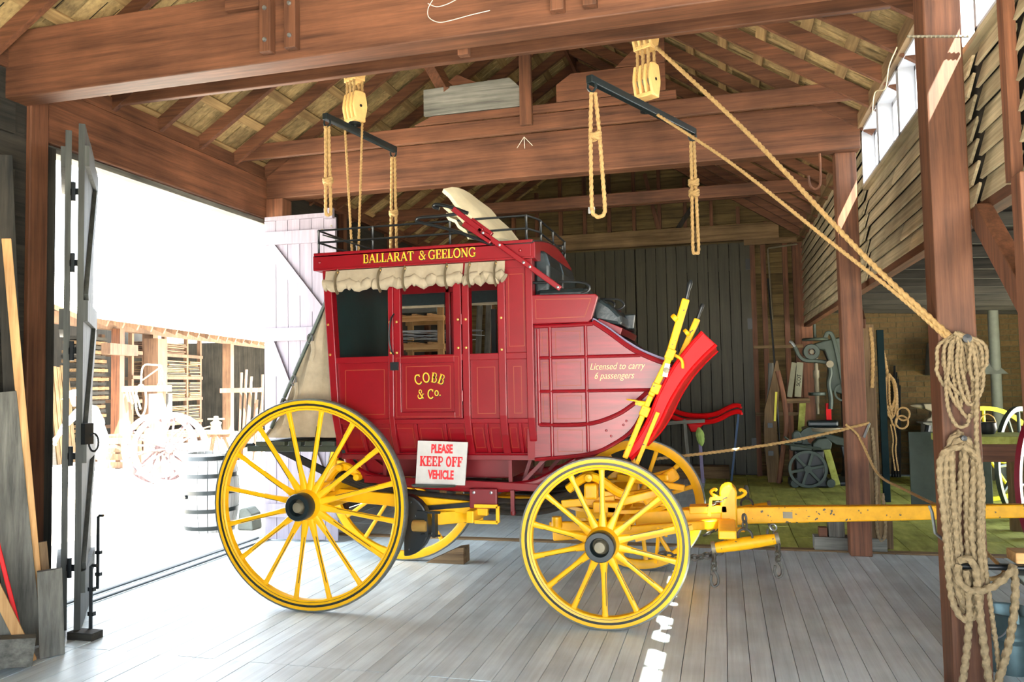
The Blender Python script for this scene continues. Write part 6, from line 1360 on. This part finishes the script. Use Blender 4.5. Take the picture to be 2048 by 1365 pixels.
# barrel outside the door
ba = thing('barrel', 'weathered wooden barrel with dark hoops just outside the doorway', 'barrel', (-5.62, 7.85, GZ))
def br_r(h): return .262+.055*math.sin(PI*h/.86)
for k in range(18):
    a0, a1 = 2*PI*k/18+.012, 2*PI*(k+1)/18-.012; vs = []; fs = []
    for i in range(9):
        h = .86*i/8; r = br_r(h)
        for rr in (r, r-.022):
            for a in (a0, (a0+a1)/2, a1): vs.append((-5.62+rr*math.cos(a), 7.85+rr*math.sin(a), GZ+h))
    for i in range(8):
        q = i*6
        for j in range(2): fs += [(q+j,q+j+1,q+j+7,q+j+6), (q+3+j,q+9+j,q+10+j,q+4+j)]
        fs += [(q,q+6,q+9,q+3), (q+2,q+5,q+11,q+8)]
    fs += [(0,3,4,1),(1,4,5,2),(48,49,52,51),(49,50,53,52)]
    MB().add(vs, fs).build('stave', 'barrel_wood', ba)
for h in (.05,.24,.44,.62,.81):
    MB().lathe([(br_r(h-.022),h-.022),(br_r(h-.022)+.005,h-.022),(br_r(h+.022)+.005,h+.022),(br_r(h+.022),h+.022)], (-5.62,7.85,GZ), (0,0,1), 36, closed=True).build('hoop', 'blue_iron', ba, smooth=True)
MB().lathe([(0,.80),(.25,.80),(.25,.82),(0,.82)], (-5.62,7.85,GZ), (0,0,1), 24).build('barrel_head', 'grey_timber_X', ba)
MB().lathe([(0,0),(.025,.0),(.02,.03),(0,.03)], (-5.70,7.545,GZ+.40), (-.25,-.97,0), 10).build('bung', 'black_iron', ba)
solo(MB().prism([(-5.28,GZ),(-5.08,GZ),(-5.10,.10),(-5.17,.17),(-5.26,.15)], 'Y', 7.85, 8.05), 'stone_block', 'grey_sheet', 'rough grey stone beside the barrel', 'stone', bevel=.02)
# person stooping beside the folded door leaves
pp = thing('person', 'person in white shirt and hat stooping in the yard behind the door leaves', 'person', (-10.1, 11.0, GZ))
J = {'pel':(-10.02,11.05,.72),'sp1':(-10.04,11.0,.88),'sp2':(-10.08,10.93,1.05),'ch':(-10.13,10.86,1.17),'nk':(-10.19,10.80,1.27),'hd':(-10.22,10.76,1.35),'ht':(-10.24,10.73,1.44),
     'shR':(-9.97,10.85,1.19),'elR':(-9.74,10.80,.96),'wrR':(-9.86,10.76,.77),'shL':(-10.30,10.92,1.18),'elL':(-10.45,10.76,.94),'wrL':(-10.40,10.58,.78),
     'hpR':(-9.92,11.03,.70),'knR':(-9.90,10.96,.36),'anR':(-9.92,11.06,.0),'toR':(-9.96,10.92,-.045),'hpL':(-10.12,11.07,.70),'knL':(-10.16,11.0,.36),'anL':(-10.14,11.1,.0),'toL':(-10.2,10.96,-.045)}
rad = {'pel':.14,'sp1':.135,'sp2':.15,'ch':.15,'nk':.055,'hd':.085,'ht':.07,'shR':.075,'elR':.052,'wrR':.036,'shL':.075,'elL':.052,'wrL':.036,'hpR':.10,'knR':.065,'anR':.045,'toR':.035,'hpL':.10,'knL':.065,'anL':.045,'toL':.035}
E_ = [('pel','sp1'),('sp1','sp2'),('sp2','ch'),('ch','nk'),('nk','hd'),('hd','ht'),('ch','shR'),('shR','elR'),('elR','wrR'),('ch','shL'),('shL','elL'),('elL','wrL'),('pel','hpR'),('hpR','knR'),('knR','anR'),('anR','toR'),('pel','hpL'),('hpL','knL'),('knL','anL'),('anL','toL')]
ks = list(J); me = bpy.data.meshes.new('person_body'); me.from_pydata([J[k] for k in ks], [(ks.index(a), ks.index(b)) for a, b in E_], [])
body = bpy.data.objects.new('body', me); COL.objects.link(body); attach(body, pp)
sk = body.modifiers.new('skin', 'SKIN'); sv = me.skin_vertices[0].data
for i, k in enumerate(ks): sv[i].radius = (rad[k], rad[k]); sv[i].use_root = (k == 'pel')
body.modifiers.new('sub', 'SUBSURF').levels = 2; body.modifiers['sub'].render_levels = 2
me.materials.append(MATS['shirt'])
MB().lathe([(.19,0),(.195,.008),(.11,.02),(.10,.07),(.085,.10),(0,.11)], (-10.235,10.735,1.415), (-.18,-.2,1), 20).build('hat', 'cream_canvas', pp, smooth=True)
for w, dx in (('wrR', -.02), ('wrL', .0)):
    c = V(*J[w]); m = MB(); m.tube([c, c+V(-.03+dx,-.02,-.05), c+V(-.04+dx,-.03,-.09)], [.03,.042,.03], 8)
    for f in range(4): m.tube([c+V(-.05+dx+.018*f,-.03,-.08), c+V(-.055+dx+.018*f,-.045,-.12), c+V(-.05+dx+.018*f,-.03,-.155+.008*abs(f-1.5))], .009, 6)
    m.tube([c+V(.0,-.03,-.04), c+V(.025,-.05,-.08), c+V(.02,-.055,-.105)], .010, 6); m.build('hand', 'skin', pp, smooth=True)
MB().lathe([(0,-.11),(.06,-.10),(.078,-.03),(.08,.03),(.07,.07),(0,.09)], (-10.225,10.75,1.36), (-.1,-.15,1), 16).build('head', 'skin', pp, smooth=True)
